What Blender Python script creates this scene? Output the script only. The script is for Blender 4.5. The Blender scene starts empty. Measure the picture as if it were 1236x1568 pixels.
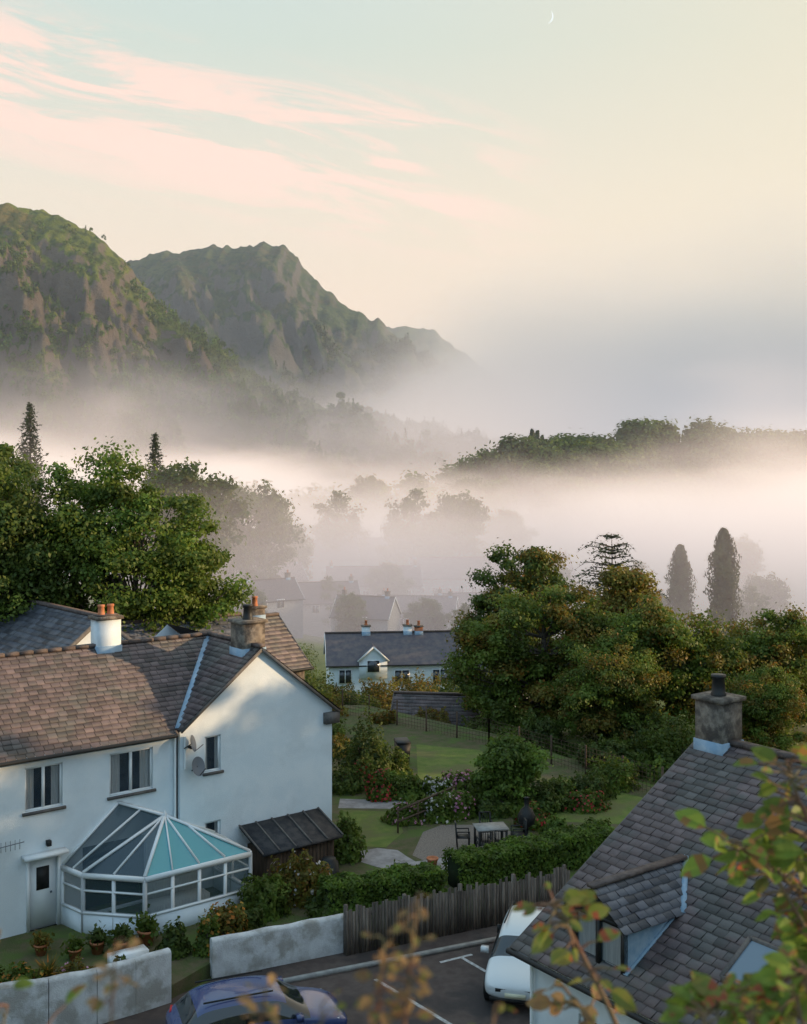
import bpy, math, random
import numpy as np
from mathutils import Vector, noise

scene = bpy.context.scene
SUN_AZ, SUN_EL = math.radians(90), math.radians(12)

# ------------------------------------------------------------------ node helpers
def setin(nt, sock, v):
    if isinstance(v, bpy.types.NodeSocket):
        nt.links.new(v, sock)
    else:
        if isinstance(v, (tuple, list)) and len(v) == 3 and sock.type == 'RGBA':
            v = (*v, 1)
        sock.default_value = v
def mth(nt, op, a, b=0.0, c=None, clamp=False):
    n = nt.nodes.new('ShaderNodeMath'); n.operation = op; n.use_clamp = clamp
    setin(nt, n.inputs[0], a); setin(nt, n.inputs[1], b)
    if c is not None: setin(nt, n.inputs[2], c)
    return n.outputs[0]
def mix(nt, f, a, b, mode='MIX'):
    n = nt.nodes.new('ShaderNodeMix'); n.data_type = 'RGBA'; n.blend_type = mode
    setin(nt, n.inputs[0], f); setin(nt, n.inputs[6], a); setin(nt, n.inputs[7], b)
    return n.outputs[2]
def sstep(nt, v, a, b, o0=0.0, o1=1.0):
    n = nt.nodes.new('ShaderNodeMapRange'); n.interpolation_type = 'SMOOTHSTEP'
    setin(nt, n.inputs[0], v); setin(nt, n.inputs[1], a); setin(nt, n.inputs[2], b)
    setin(nt, n.inputs[3], o0); setin(nt, n.inputs[4], o1)
    return n.outputs[0]
def coords(nt, scale=(1, 1, 1), kind='Object'):
    tc = nt.nodes.new('ShaderNodeTexCoord'); mp = nt.nodes.new('ShaderNodeMapping')
    nt.links.new(tc.outputs[kind], mp.inputs[0]); mp.inputs['Scale'].default_value = scale
    return mp.outputs[0]
def ntex(nt, vec, scale=1, detail=4, rough=.55, dist=0.0):
    n = nt.nodes.new('ShaderNodeTexNoise')
    if vec is not None: nt.links.new(vec, n.inputs['Vector'])
    n.inputs['Scale'].default_value = scale; n.inputs['Detail'].default_value = detail
    n.inputs['Roughness'].default_value = rough; n.inputs['Distortion'].default_value = dist
    return n.outputs[0]

def M(name, c1, c2=None, scale=4, rough=.8, bump=0, bscale=20, spec=.3, rand=0, metal=0,
      stretch=(1, 1, 1), alpha=1, c3=None, s3=.5, lo=.35, hi=.65):
    m = bpy.data.materials.new(name); m.use_nodes = True; nt = m.node_tree
    p = nt.nodes['Principled BSDF']
    p.inputs['Roughness'].default_value = rough
    p.inputs['Specular IOR Level'].default_value = spec
    p.inputs['Metallic'].default_value = metal
    p.inputs['Alpha'].default_value = alpha
    col = (*c1, 1)
    if c2 is not None:
        v = coords(nt, stretch)
        f = sstep(nt, ntex(nt, v, scale, 6, .6), lo, hi)
        col = mix(nt, f, c1, c2)
        if c3 is not None:
            f = sstep(nt, ntex(nt, v, s3, 5, .6), .45, .62)
            col = mix(nt, f, col, c3)
    if rand:
        g = nt.nodes.new('ShaderNodeNewGeometry')
        k = mth(nt, 'MULTIPLY_ADD', g.outputs['Random Per Island'], 2 * rand, 1 - rand)
        if not isinstance(col, bpy.types.NodeSocket): col = mix(nt, 0.0, c1, c1)
        cm = nt.nodes.new('ShaderNodeVectorMath'); cm.operation = 'SCALE'
        nt.links.new(col, cm.inputs[0]); nt.links.new(k, cm.inputs['Scale']); col = cm.outputs[0]
    setin(nt, p.inputs['Base Color'], col)
    if bump:
        bn = nt.nodes.new('ShaderNodeBump'); bn.inputs['Strength'].default_value = bump
        bn.inputs['Distance'].default_value = .05
        nt.links.new(ntex(nt, coords(nt, stretch), bscale, 6, .65), bn.inputs['Height'])
        nt.links.new(bn.outputs[0], p.inputs['Normal'])
    return m

def leafmat(name, c1, c2, c3=None, trans=.45, big=.6):
    m = bpy.data.materials.new(name); m.use_nodes = True; nt = m.node_tree
    p = nt.nodes['Principled BSDF']; out = nt.nodes['Material Output']
    g = nt.nodes.new('ShaderNodeNewGeometry')
    col = mix(nt, g.outputs['Random Per Island'], c1, c2)
    f = sstep(nt, ntex(nt, coords(nt), big, 3), .35, .65, .6, 1.3)
    cm = nt.nodes.new('ShaderNodeVectorMath'); cm.operation = 'SCALE'
    nt.links.new(col, cm.inputs[0]); nt.links.new(f, cm.inputs['Scale']); col = cm.outputs[0]
    if c3 is not None:
        r2 = mth(nt, 'FRACT', mth(nt, 'MULTIPLY', g.outputs['Random Per Island'], 17.3))
        col = mix(nt, mth(nt, 'GREATER_THAN', r2, .86), col, c3)
    setin(nt, p.inputs['Base Color'], col)
    p.inputs['Roughness'].default_value = .5; p.inputs['Specular IOR Level'].default_value = .3
    t = nt.nodes.new('ShaderNodeBsdfTranslucent'); setin(nt, t.inputs[0], col)
    mx = nt.nodes.new('ShaderNodeMixShader'); mx.inputs[0].default_value = trans
    nt.links.new(p.outputs[0], mx.inputs[1]); nt.links.new(t.outputs[0], mx.inputs[2])
    nt.links.new(mx.outputs[0], out.inputs[0])
    return m

# ------------------------------------------------------------------ mesh builder
class B:
    def __init__(s):
        s.v = []; s.n = 0; s.f = []; s.mats = []
    def mi(s, mat):
        if mat not in s.mats: s.mats.append(mat)
        return s.mats.index(mat)
    def add(s, v, f, mat):
        v = np.asarray(v, float).reshape(-1, 3); f = np.asarray(f, int)
        s.v.append(v); s.f.append((f + s.n, s.mi(mat))); s.n += len(v)
    def poly(s, pts, mat):
        s.add(pts, [list(range(len(pts)))], mat)
    def hexa(s, c, mat):
        s.add(c, [[0, 3, 2, 1], [4, 5, 6, 7], [0, 1, 5, 4], [1, 2, 6, 5], [2, 3, 7, 6], [3, 0, 4, 7]], mat)
    def box(s, x0, x1, y0, y1, z0, z1, mat):
        s.hexa([(x0, y0, z0), (x1, y0, z0), (x1, y1, z0), (x0, y1, z0),
                (x0, y0, z1), (x1, y0, z1), (x1, y1, z1), (x0, y1, z1)], mat)
    def bar(s, a, b, w, h, mat, up=(0, 0, 1)):
        a = Vector(a); b = Vector(b); d = (b - a).normalized(); u = Vector(up)
        if abs(d.dot(u)) > .98: u = Vector((1, 0, 0))
        r = d.cross(u).normalized(); u = r.cross(d)
        r *= w / 2; u *= h / 2
        s.hexa([a - r - u, a + r - u, b + r - u, b - r - u, a - r + u, a + r + u, b + r + u, b - r + u], mat)
    def tube(s, pts, rad, k, mat, cap=True):
        pts = np.asarray(pts, float); n = len(pts)
        rad = np.broadcast_to(rad, (n,))
        d = np.gradient(pts, axis=0); d /= np.linalg.norm(d, axis=1)[:, None] + 1e-9
        ref = np.array([0, 0, 1.]) if abs(d[0][2]) < .9 else np.array([1., 0, 0])
        a = np.cross(d, ref); a /= np.linalg.norm(a, axis=1)[:, None] + 1e-9
        b = np.cross(d, a); th = np.arange(k) / k * 2 * np.pi
        v = pts[:, None] + rad[:, None, None] * (np.cos(th)[None, :, None] * a[:, None] + np.sin(th)[None, :, None] * b[:, None])
        i = np.arange(n - 1)[:, None] * k; j = np.arange(k)[None]; j2 = (j + 1) % k
        f = np.stack([i + j, i + j2, i + k + j2, i + k + j], -1).reshape(-1, 4)
        s.add(v.reshape(-1, 3), f, mat)
        if cap:
            s.poly(v[-1], mat); s.poly(v[0][::-1], mat)
    def lathe(s, prof, c, mat, k=14):
        c = np.array(c); th = np.arange(k) / k * 2 * np.pi; prof = np.array(prof, float)
        v = np.stack([prof[:, 0:1] * np.cos(th), prof[:, 0:1] * np.sin(th), np.repeat(prof[:, 1:2], k, 1)], -1) + c
        i = np.arange(len(prof) - 1)[:, None] * k; j = np.arange(k)[None]; j2 = (j + 1) % k
        s.add(v.reshape(-1, 3), np.stack([i + j, i + j2, i + k + j2, i + k + j], -1).reshape(-1, 4), mat)
    def leaves(s, P, size, Nn, rng, mat, asp=1.7):
        n = len(P)
        if n == 0: return
        Nn = Nn / (np.linalg.norm(Nn, axis=1)[:, None] + 1e-9)
        t = np.cross(Nn, rng.normal(size=(n, 3))); t /= np.linalg.norm(t, axis=1)[:, None] + 1e-9
        bt = np.cross(Nn, t); sz = size * rng.uniform(.6, 1.3, (n, 1)) * .5
        v = np.stack([P - t * sz * asp, P - bt * sz, P + t * sz * asp, P + bt * sz], 1)
        s.add(v.reshape(-1, 3), np.arange(4 * n).reshape(n, 4), mat)
    def mesh(s, name, smooth=False):
        me = bpy.data.meshes.new(name)
        v = np.concatenate(s.v); me.vertices.add(len(v)); me.vertices.foreach_set('co', v.ravel())
        loops = np.concatenate([f.ravel() for f, _ in s.f])
        tot = np.concatenate([np.full(len(f), f.shape[1]) for f, _ in s.f])
        mi = np.concatenate([np.full(len(f), m) for f, m in s.f])
        me.loops.add(len(loops)); me.polygons.add(len(tot))
        me.polygons.foreach_set('loop_start', np.concatenate([[0], np.cumsum(tot)[:-1]]))
        me.loops.foreach_set('vertex_index', loops)
        me.polygons.foreach_set('material_index', mi)
        if smooth: me.polygons.foreach_set('use_smooth', np.ones(len(tot), bool))
        for m in s.mats: me.materials.append(m)
        me.update(calc_edges=True); me.validate()
        return me
    def obj(s, name, parent=None, loc=(0, 0, 0), rot=0, smooth=False):
        return place(name, s.mesh(name, smooth), loc, rot, parent=parent)
def place(name, me, loc=(0, 0, 0), rot=0, scale=1, parent=None):
    o = bpy.data.objects.new(name, me); scene.collection.objects.link(o)
    o.location = loc; o.rotation_euler = (0, 0, rot)
    o.scale = (scale,) * 3 if not isinstance(scale, tuple) else scale
    if parent: o.parent = parent
    return o
def empty(name, loc, rot=0):
    o = bpy.data.objects.new(name, None); scene.collection.objects.link(o)
    o.location = loc; o.rotation_euler = (0, 0, rot); o.empty_display_size = .3
    return o

# ------------------------------------------------------------------ materials
GRASS = M('grass', (.075, .11, .025), (.12, .145, .035), 1.5, .9, .5, 30, c3=(.10, .10, .04), s3=.05)
LAWN = M('lawn', (.10, .15, .028), (.15, .185, .042), 2, .9, .6, 60, c3=(.13, .135, .048), s3=.6)
ASPH = M('asphalt', (.078, .058, .053), (.105, .082, .073), 3, .85, .5, 80, c3=(.055, .046, .045), s3=.7)
GRAVEL = M('gravel', (.16, .13, .11), (.28, .24, .21), 25, .9, .7, 60)
FLAG = M('flagstone', (.22, .20, .20), (.32, .30, .30), 3, .85, .3, 20)
WPAINT = M('white_road_paint', (.5, .5, .5), (.32, .31, .3), 12, .8)
KERB = M('kerb_stone', (.25, .24, .23), (.34, .33, .31), 5, .85, .3, 30)
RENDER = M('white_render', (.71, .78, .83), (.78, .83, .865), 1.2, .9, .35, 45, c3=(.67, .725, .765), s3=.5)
RENDERW = M('garden_wall_render', (.46, .46, .47), (.60, .61, .62), 2.5, .9, .5, 25, c3=(.34, .33, .31), s3=1.6)
SLATE = M('slate', (.086, .063, .065), (.132, .096, .095), 2, .42, .3, 30, .5, rand=.42, c3=(.085, .078, .075), s3=.9)
SLATE2 = M('slate_blue', (.075, .08, .10), (.12, .125, .145), 2, .42, .3, 30, .5, rand=.45)
SLATEFAR = M('slate_plain', (.085, .08, .10), (.13, .115, .12), 2, .55, .3, 20)
UNDER = M('roof_underlay', (.02, .016, .016), rough=.9)
RIDGE = M('ridge_tile', (.08, .06, .055), (.13, .10, .09), 6, .7, .3, 20, rand=.2)
LEAD = M('lead_flashing', (.22, .33, .45), (.32, .42, .52), 4, .45, .1, 20)
PVC = M('white_pvc', (.78, .80, .82), (.82, .84, .85), 3, .35)
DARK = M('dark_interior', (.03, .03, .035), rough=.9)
CURT = M('curtain', (.55, .55, .54), (.7, .7, .68), 6, .9, stretch=(6, 6, .4))
SILL = M('slate_sill', (.10, .09, .09), (.14, .13, .12), 8, .7)
STONE = M('chimney_stone', (.14, .115, .095), (.26, .22, .18), 5, .9, .8, 14, c3=(.09, .075, .065), s3=3)
BLACK = M('black_plastic', (.02, .02, .02), rough=.5)
TERRA = M('terracotta', (.42, .14, .06), (.5, .2, .1), 6, .8)
WOODD = M('dark_timber', (.07, .045, .03), (.12, .08, .055), 3, .85, .5, 20, stretch=(6, 6, .6), rand=.3)
WFEN = M('weathered_timber', (.10, .08, .068), (.18, .15, .125), 3, .9, .5, 20, stretch=(6, 6, .6), rand=.4)
FELT = M('roof_felt', (.035, .035, .04), (.07, .065, .065), 4, .8, .3, 20)
BARK = M('bark', (.07, .055, .045), (.13, .11, .09), 6, .95, .8, 18)
GREYM = M('grey_metal', (.15, .17, .20), rough=.6)
def glassmat(name, c, a, rough=.04):
    return M(name, c, rough=rough, spec=.8, alpha=a)
GLASS = glassmat('window_glass', (.05, .08, .11), .38)
CGLASS = glassmat('conservatory_glass', (.10, .16, .18), .35)
TGLASS = glassmat('tinted_roof_glazing', (.08, .38, .44), .85, .12)
TGLASS2 = glassmat('clear_roof_glazing', (.06, .10, .13), .6, .08)

LF1 = leafmat('leaf_broad', (.09, .15, .02), (.15, .19, .034))
LF2 = leafmat('leaf_dark', (.062, .105, .02), (.11, .14, .028))
LF3 = leafmat('leaf_warm', (.15, .145, .024), (.21, .175, .034), (.24, .12, .02))
LF4 = leafmat('leaf_bright', (.12, .20, .03), (.17, .25, .045))
LFH = leafmat('leaf_hedge', (.085, .15, .02), (.14, .205, .03), big=2)
LFC = leafmat('needle_conifer', (.045, .065, .028), (.075, .095, .038))
FRED = leafmat('flower_red', (.5, .03, .03), (.6, .08, .10))
FPINK = leafmat('flower_pink', (.65, .2, .38), (.75, .4, .55))
FWHITE = leafmat('flower_white', (.7, .65, .7), (.75, .7, .65))
FORG = leafmat('flower_orange', (.6, .2, .03), (.5, .3, .05))

# ------------------------------------------------------------------ terrain
def ss(t):
    t = max(0, min(1, t)); return t * t * (3 - 2 * t)
def H(x, y):
    z = -13.83
    if y < 16: z = -1.9 - 11.93 * ss(y / 16)
    z -= 7.2 * ss((y - 50) / 55) + 13 * ss((y - 95) / 120)
    if y > 80:
        k = ss((y - 80) / 60)
        z += k * 12 * math.exp(-((x + 60) / 35) ** 2 - ((y - 190) / 80) ** 2)
        z += k * 33 * math.exp(-((x - 160) / 110) ** 2 - ((y - 510) / 50) ** 2)
        z += k * 22 * math.exp(-((x - 50) / 42) ** 2 - ((y - 460) / 45) ** 2)
        z += k * 8 * math.exp(-((x - 105) / 26) ** 2 - ((y - 500) / 40) ** 2)
    if y > 120: z += 1.2 * noise.noise(Vector((x * .01, y * .01, 0)))
    return z
def ground():
    n = 150
    t = np.linspace(-1, 1, n); xs = np.sign(t) * (abs(t) ** 2.6) * 4000 + t * 60
    ys = np.concatenate([np.linspace(-60, -4, 8), np.linspace(-2, 230, 120), 230 + (np.linspace(.02, 1, 80) ** 2.2) * 6500])
    v = np.array([(x, y, H(x, y)) for y in ys for x in xs])
    i = np.arange(len(ys) - 1)[:, None] * n; j = np.arange(n - 1)[None]
    b = B(); b.add(v, np.stack([i + j, i + j + 1, i + n + j + 1, i + n + j], -1).reshape(-1, 4), GRASS)
    b.obj('ground', smooth=True)
ground()

def sheet(name, pts, z, mat, depth=0):
    b = B(); b.poly([(x, y, z) for x, y in pts], mat)
    if depth:
        for (x0, y0), (x1, y1) in zip(pts, pts[1:] + pts[:1]):
            b.poly([(x0, y0, z - depth), (x1, y1, z - depth), (x1, y1, z), (x0, y0, z)], mat)
    return b.obj(name)
GZ = -13.45
SOIL = M('garden_soil', (.075, .09, .03), (.12, .10, .055), 2.5, .95, .8, 25, c3=(.085, .125, .03), s3=.8)
sheet('garden_ground', [(-16, 26.3), (-11, 26.9), (-5.9, 29.1), (-5.1, 30.45), (-1.66, 32.1), (5.0, 35.1), (9.5, 38), (10.5, 46), (5, 55), (-2, 62), (-16, 62)], GZ, SOIL, 3.5)
sheet('road', [(-22, 18.5), (14, 18.5), (14, 33), (7, 36), (4.9, 34.9), (-1.6, 31.9), (-5.0, 30.2), (-6.3, 28.7), (-22, 22)], -13.796, ASPH)
sheet('lawn', [(-2.4, 39.6), (-.6, 39.4), (0.0, 41), (-.3, 43.3), (-2.4, 43.6)], GZ + .004, LAWN)
sheet('lawn', [(.6, 46.8), (3.2, 46.6), (4.6, 49), (3.5, 52.5), (.6, 53.5)], GZ + .004, LAWN)
sheet('lawn', [(5.6, 42.2), (8.4, 41.8), (9.6, 45), (6.5, 48), (5.2, 45)], GZ + .004, LAWN)
sheet('garden_path', [(-2.5, 43.8), (-.4, 43.7), (.3, 44.7), (-2.5, 45)], GZ + .004, FLAG)
sheet('garden_path', [(-1.7, 38.9), (-.9, 39.3), (-.2, 39.1), (.1, 38.5), (.4, 38.0), (1.0, 38.2), (1.8, 38.6), (2.0, 38.0), (1.4, 36.9), (.9, 36.0), (.8, 35.2), (.1, 35.2), (.15, 36.4), (-.2, 37.0), (-1.0, 37.6), (-1.7, 38.2)], GZ + .008, FLAG)
sheet('patio', [(.3, 38.6), (1.5, 37.0), (4.4, 37.6), (4.9, 39.0), (4.6, 40.6), (2.8, 41.8), (1.4, 41.8), (.7, 41.0)], GZ + .004, GRAVEL)

def strip(name, a, b_, w, z, mat):
    a = Vector((*a, 0)); c = Vector((*b_, 0)); d = (c - a).normalized(); r = Vector((-d.y, d.x, 0)) * w / 2
    b = B(); b.poly([(p.x, p.y, z) for p in (a - r, c - r, c + r, a + r)], mat); return b.obj(name)
strip('parking_line', (-.75, 30.2), (1.6, 27.2), .11, -13.792, WPAINT)
strip('parking_line', (1.0, 31.2), (1.9, 31.7), .1, -13.792, WPAINT)
strip('parking_line', (1.6, 31.5), (3.3, 29.1), .1, -13.788, WPAINT)
b = B(); b.bar((-4.6, 29.3, -13.74), (4.9, 33.6, -13.74), .13, .10, KERB); b.obj('kerb')

# ------------------------------------------------------------------ hills
def crest_fn(pts):
    xs = [p[0] for p in pts]; zs = [p[1] for p in pts]
    return lambda x: sum(float(np.interp(x + o, xs, zs)) for o in (-4, 0, 4)) / 3
def hill(name, pts, Yc, df, db, seed, nx, ny, amp, mat, jag=3, fs=1.0, fine=.5):
    c = crest_fn(pts); x0, x1 = pts[0][0], pts[-1][0]
    V = []
    for j in range(ny):
        t = -1 + 2 * j / (ny - 1)
        y = Yc - t * (df if t > 0 else db)
        for i in range(nx):
            x = x0 + (x1 - x0) * i / (nx - 1)
            cz = c(x) + jag * noise.fractal(Vector((x * .04, seed, 0)), .8, 2, 7)
            a = abs(t); prof = (1 - a ** 1.2)
            z = -36 + (cz + 36) * prof
            s_ = math.sin(math.pi * min(1, a))
            k = (s_ * s_ * .8 + .2 * s_) * min(1, (cz + 36) / 110)
            q = Vector((x / 95 + y / 170, y / 300 - x / 500, seed)) * fs
            rg = noise.ridged_multi_fractal(q, .95, 2.1, 7, 1.0, 2.0) - 1.15
            z += amp * k * rg
            if t > -.2:
                q2 = Vector((x / 30 + y / 90, y / 32, seed)) * fs
                z += amp * fine * (k + .03) * (noise.ridged_multi_fractal(q2, .75, 2.2, 6, 1.0, 2.0) - 1.1)
            V.append((x, y, z))
    b = B(); i = np.arange(ny - 1)[:, None] * nx; j = np.arange(nx - 1)[None]
    b.add(V, np.stack([i + j, i + nx + j, i + nx + j + 1, i + j + 1], -1).reshape(-1, 4), mat)
    b.obj(name, smooth=True)
    return np.array(V).reshape(ny, nx, 3)
def hillmat(name, g1, g2, br, rock, wood, zw):
    m = bpy.data.materials.new(name); m.use_nodes = True; nt = m.node_tree; p = nt.nodes['Principled BSDF']
    v = coords(nt)
    col = mix(nt, sstep(nt, ntex(nt, v, .025, 9, .68), .42, .58), g1, g2)
    col = mix(nt, sstep(nt, ntex(nt, v, .018, 8, .65, .5), .52, .60, 0, .7), col, br)
    col = mix(nt, sstep(nt, ntex(nt, v, .09, 9, .72), .50, .58, 0, .8), col, wood)
    g = nt.nodes.new('ShaderNodeNewGeometry'); sp = nt.nodes.new('ShaderNodeSeparateXYZ')
    nt.links.new(g.outputs['Normal'], sp.inputs[0])
    st = sstep(nt, mth(nt, 'ADD', sp.outputs[2], mth(nt, 'MULTIPLY', ntex(nt, v, .08, 9, .75), .8)), .90, 1.08, .9, 0)
    col = mix(nt, st, col, rock)
    pz = nt.nodes.new('ShaderNodeSeparateXYZ'); nt.links.new(v, pz.inputs[0])
    wz = mth(nt, 'ADD', pz.outputs[2], mth(nt, 'MULTIPLY', ntex(nt, v, .015, 6, .6), 160))
    col = mix(nt, sstep(nt, wz, zw + 60, zw + 110, .8, 0), col, wood)
    setin(nt, p.inputs['Base Color'], col); p.inputs['Roughness'].default_value = .95; p.inputs['Specular IOR Level'].default_value = .1
    bn = nt.nodes.new('ShaderNodeBump'); bn.inputs['Strength'].default_value = 1; bn.inputs['Distance'].default_value = 9
    nt.links.new(ntex(nt, v, .13, 10, .76), bn.inputs['Height']); nt.links.new(bn.outputs[0], p.inputs['Normal'])
    return m
HM1 = hillmat('near_fell', (.12, .16, .03), (.21, .245, .042), (.22, .155, .06), (.21, .165, .14), (.058, .09, .025), 30)
HM2 = hillmat('far_fell', (.06, .10, .05), (.11, .14, .065), (.12, .105, .065), (.15, .14, .135), (.035, .068, .05), 60)
h1 = hill('hill', [(-620, 150), (-520, 185), (-420, 194), (-318, 197), (-282, 197), (-264, 188), (-241, 170), (-220, 155), (-194, 124), (-174, 101), (-143, 81), (-112, 58), (-86, 42), (-35, 30), (42, 18), (150, -20), (220, -40)], 900, 260, 400, 3.3, 500, 240, 38, HM1, 6, 1, .6)
h2 = hill('hill', [(-900, 120), (-700, 200), (-427, 232), (-362, 256), (-328, 268), (-300, 266), (-247, 279), (-215, 276), (-187, 280), (-153, 275), (-118, 236), (-88, 206), (-63, 190), (-34, 180), (2, 154), (53, 110), (122, 50), (260, -40)], 1500, 420, 500, 9.1, 420, 160, 42, HM2, 9, .7, .5)
hill('hill', [(-700, 220), (-80, 272), (-25, 273), (58, 268), (112, 232), (195, 165), (330, 60), (500, -40)], 2400, 500, 600, 5.7, 200, 60, 40, HM2, 8, .5, .3)

# ------------------------------------------------------------------ trees
def tree(name, seed, Ht, lobes, ncl=90, per=260, leaf=.17, clr=.75, mat=LF1, trunk=.28, limbs=.5, mat2=None, lean=0):
    rng = np.random.default_rng(seed); b = B()
    tp = [(lean * t + .15 * math.sin(3 * t + seed), .12 * math.cos(4 * t + seed), Ht * .8 * t) for t in np.linspace(0, 1, 9)]
    b.tube(tp, np.linspace(trunk, trunk * .18, 9), 8, BARK)
    tp = np.array(tp)
    vol = np.array([l[3] * l[4] * l[5] for l in lobes]) ** .8; vol /= vol.sum()
    for k in range(ncl):
        l = lobes[rng.choice(len(lobes), p=vol)]
        d = rng.normal(size=3); d /= np.linalg.norm(d)
        c = np.array(l[:3]) + d * np.array(l[3:6]) * rng.uniform(.25, 1.15) ** .5
        if rng.random() < limbs:
            i = int(np.clip(np.searchsorted(tp[:, 2], c[2] * .7), 1, 7)); a = tp[i]
            mid = (a + c) / 2 + np.array([0, 0, -.08 * np.linalg.norm(c - a)])
            b.tube([a, mid, c], [trunk * .28, trunk * .16, trunk * .05], 5, BARK, False)
        n = int(per * rng.uniform(.4, 1.3)); r = clr * rng.uniform(.5, 1.25)
        o = rng.normal(size=(n, 3)) * np.array([1, 1, .62]) * r * .55
        P = c + o
        b.leaves(P, leaf, o / r + rng.normal(size=(n, 3)) * .6 + np.array([0, 0, .5]), rng, mat2 if (mat2 and rng.random() < .3) else mat)
    return b.mesh(name)
def conifer(name, seed, Ht, r0, mat=LFC, per=26, leaf=.5, rise=-.25, z0=.12, power=1.0, m0=7, lay=1.5, br=False):
    rng = np.random.default_rng(seed); b = B()
    b.tube([(0, 0, 0), (.1, 0, Ht * .5), (0, 0, Ht)], [Ht * .014, Ht * .009, .02], 6, BARK)
    nl = int(Ht * lay)
    for k in range(nl):
        f = (k + (rng.uniform(-.8, .8) if br else 0)) / nl; f = max(0, f); z = Ht * (z0 + (1 - z0) * f); r = r0 * (1 - f) ** power * rng.uniform(.7, 1.2) + .12
        a0 = rng.uniform(0, 6)
        for q in range(m0):
            a = a0 + q * 2 * math.pi / m0 + rng.normal() * .15; rr = r * rng.uniform(.55, 1.15)
            n = max(4, int(per * (.3 + rr / r0)))
            t = rng.uniform(.1, 1, n)
            cz = lambda t: z + rise * rr * t ** 1.5 - (.5 * rr * t ** 4 if br else 0)
            if br: b.tube([(np.cos(a) * rr * u, np.sin(a) * rr * u, cz(u)) for u in (0, .35, .7, 1)], [.07, .05, .03, .01], 4, BARK, False)
            P = np.stack([np.cos(a) * rr * t, np.sin(a) * rr * t, cz(t)], 1) + rng.normal(size=(n, 3)) * leaf * (.55 if br else .4)
            b.leaves(P, leaf * (1.1 - .5 * f), np.array([0, 0, 1.]) + rng.normal(size=(n, 3)) * .5, rng, mat, 1.8)
    return b.mesh(name)
def column(name, seed, Ht, r, mat=LFC, n=8000, leaf=.26):
    rng = np.random.default_rng(seed); b = B()
    b.tube([(0, 0, 0), (0, 0, Ht * .6)], [.25, .1], 6, BARK)
    z = rng.uniform(.04, 1, n); a = rng.uniform(0, 2 * np.pi, n)
    rr = r * np.clip((1.03 - z) * 3.2, 0, 1) ** .7 * np.clip(.6 + z, 0, 1) * rng.uniform(.45, 1.12, n) * (1 + .25 * np.sin(a * 3 + z * 14) + .16 * np.sin(a * 5 - z * 31))
    P = np.stack([rr * np.cos(a), rr * np.sin(a), z * Ht], 1)
    b.leaves(P, leaf, np.stack([np.cos(a), np.sin(a), rng.normal(size=n) * .4], 1), rng, mat, 2)
    return b.mesh(name)
def at(x, y): return (x, y, H(x, y) - .1)

T1 = tree('tree_a', 1, 14.8, [(-1.7, 0, 11.6, 2.0, 2.2, 2.9), (.1, 0, 9.4, 3.5, 3.2, 3.3), (2.9, 0, 8.0, 2.0, 2.2, 2.0), (-2.6, 0, 8, 1.9, 2.4, 3), (1.5, 0, 5.8, 2.6, 2.4, 1.6)], 300, 360, .115, .72, LF1, mat2=LF4)
place('off_frame_shade_tree', T1, at(-11.7, 50))
T2 = tree('tree_b', 2, 15, [(0, 0, 11.3, 2.3, 2.3, 2.9), (0.5, 0, 8.3, 2.9, 2.9, 3.3)], 180, 340, .12, .8, LF2, mat2=LF1)
place('off_frame_shade_tree', T2, at(-17.6, 49))
place('off_frame_shade_tree', T2, at(-20.5, 56), 2, 1.03)
C2 = conifer('conifer_b', 5, 28, 6.2, leaf=.42, per=30, m0=8, lay=1.5, power=.85)
place('conifer_tree', C2, at(-59.5, 182), 1, 1.02)
place('conifer_tree', C2, at(-40, 184), 2.5, .97)
T3 = tree('tree_c', 4, 12.7, [(0, 0, 8.5, 3.4, 3.2, 3.6), (-1.6, 0, 6, 2.6, 2.4, 2.5), (1.3, 0, 10, 2.2, 2.2, 2.3)], 150, 320, .15, .8, LF2, mat2=LF3)
place('off_frame_shade_tree', T3, at(8.8, 85))
T4 = tree('tree_d', 6, 8.5, [(0, 0, 5.1, 3.2, 3.0, 2.3), (1, 0, 6.8, 1.6, 1.8, 1.3), (-2.6, 0, 3.6, 1.9, 2, 2.2), (2.6, 0, 4.4, 1.7, 2, 2), (0, 0, 2.4, 3.4, 3, 1.7)], 260, 340, .11, .62, LF1, mat2=LF3)
place('off_frame_shade_tree', T4, at(7.2, 60), 0, (1.08, 1, 1))
T5 = tree('tree_e', 8, 7.2, [(0, 0, 4.5, 3.0, 2.8, 2.0), (-1, 0, 5.6, 1.6, 1.6, 1.2), (2, 0, 3.6, 1.8, 2, 1.8), (0, 0, 2, 3, 2.8, 1.4)], 230, 330, .105, .6, LF1, mat2=LF3)
place('off_frame_shade_tree', T5, at(13.4, 58), 0, 1.03)
place('off_frame_shade_tree', T5, at(19.2, 60), 2.1, .95)
place('off_frame_shade_tree', T5, at(10, 55), 4, .8)
place('off_frame_shade_tree', T5, at(16.6, 53), 3.3, .62)
T6 = tree('tree_f', 12, 10, [(0, 0, 6.5, 2.0, 2.0, 3.2)], 90, 300, .16, .75, LF3)
place('off_frame_shade_tree', T6, at(17.6, 90), 0, 1.15)
CD = conifer('cedar', 9, 14.4, 5.8, leaf=.2, rise=.42, z0=.35, power=.5, per=46, m0=4, lay=2.0, br=True)
place('cedar_tree', CD, at(18.4, 101))
CY = column('cypress', 10, 15, 1.6)
place('cypress_tree', CY, at(37.3, 154)); place('cypress_tree', CY, at(38.4, 137), 1, 1.03)
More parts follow.
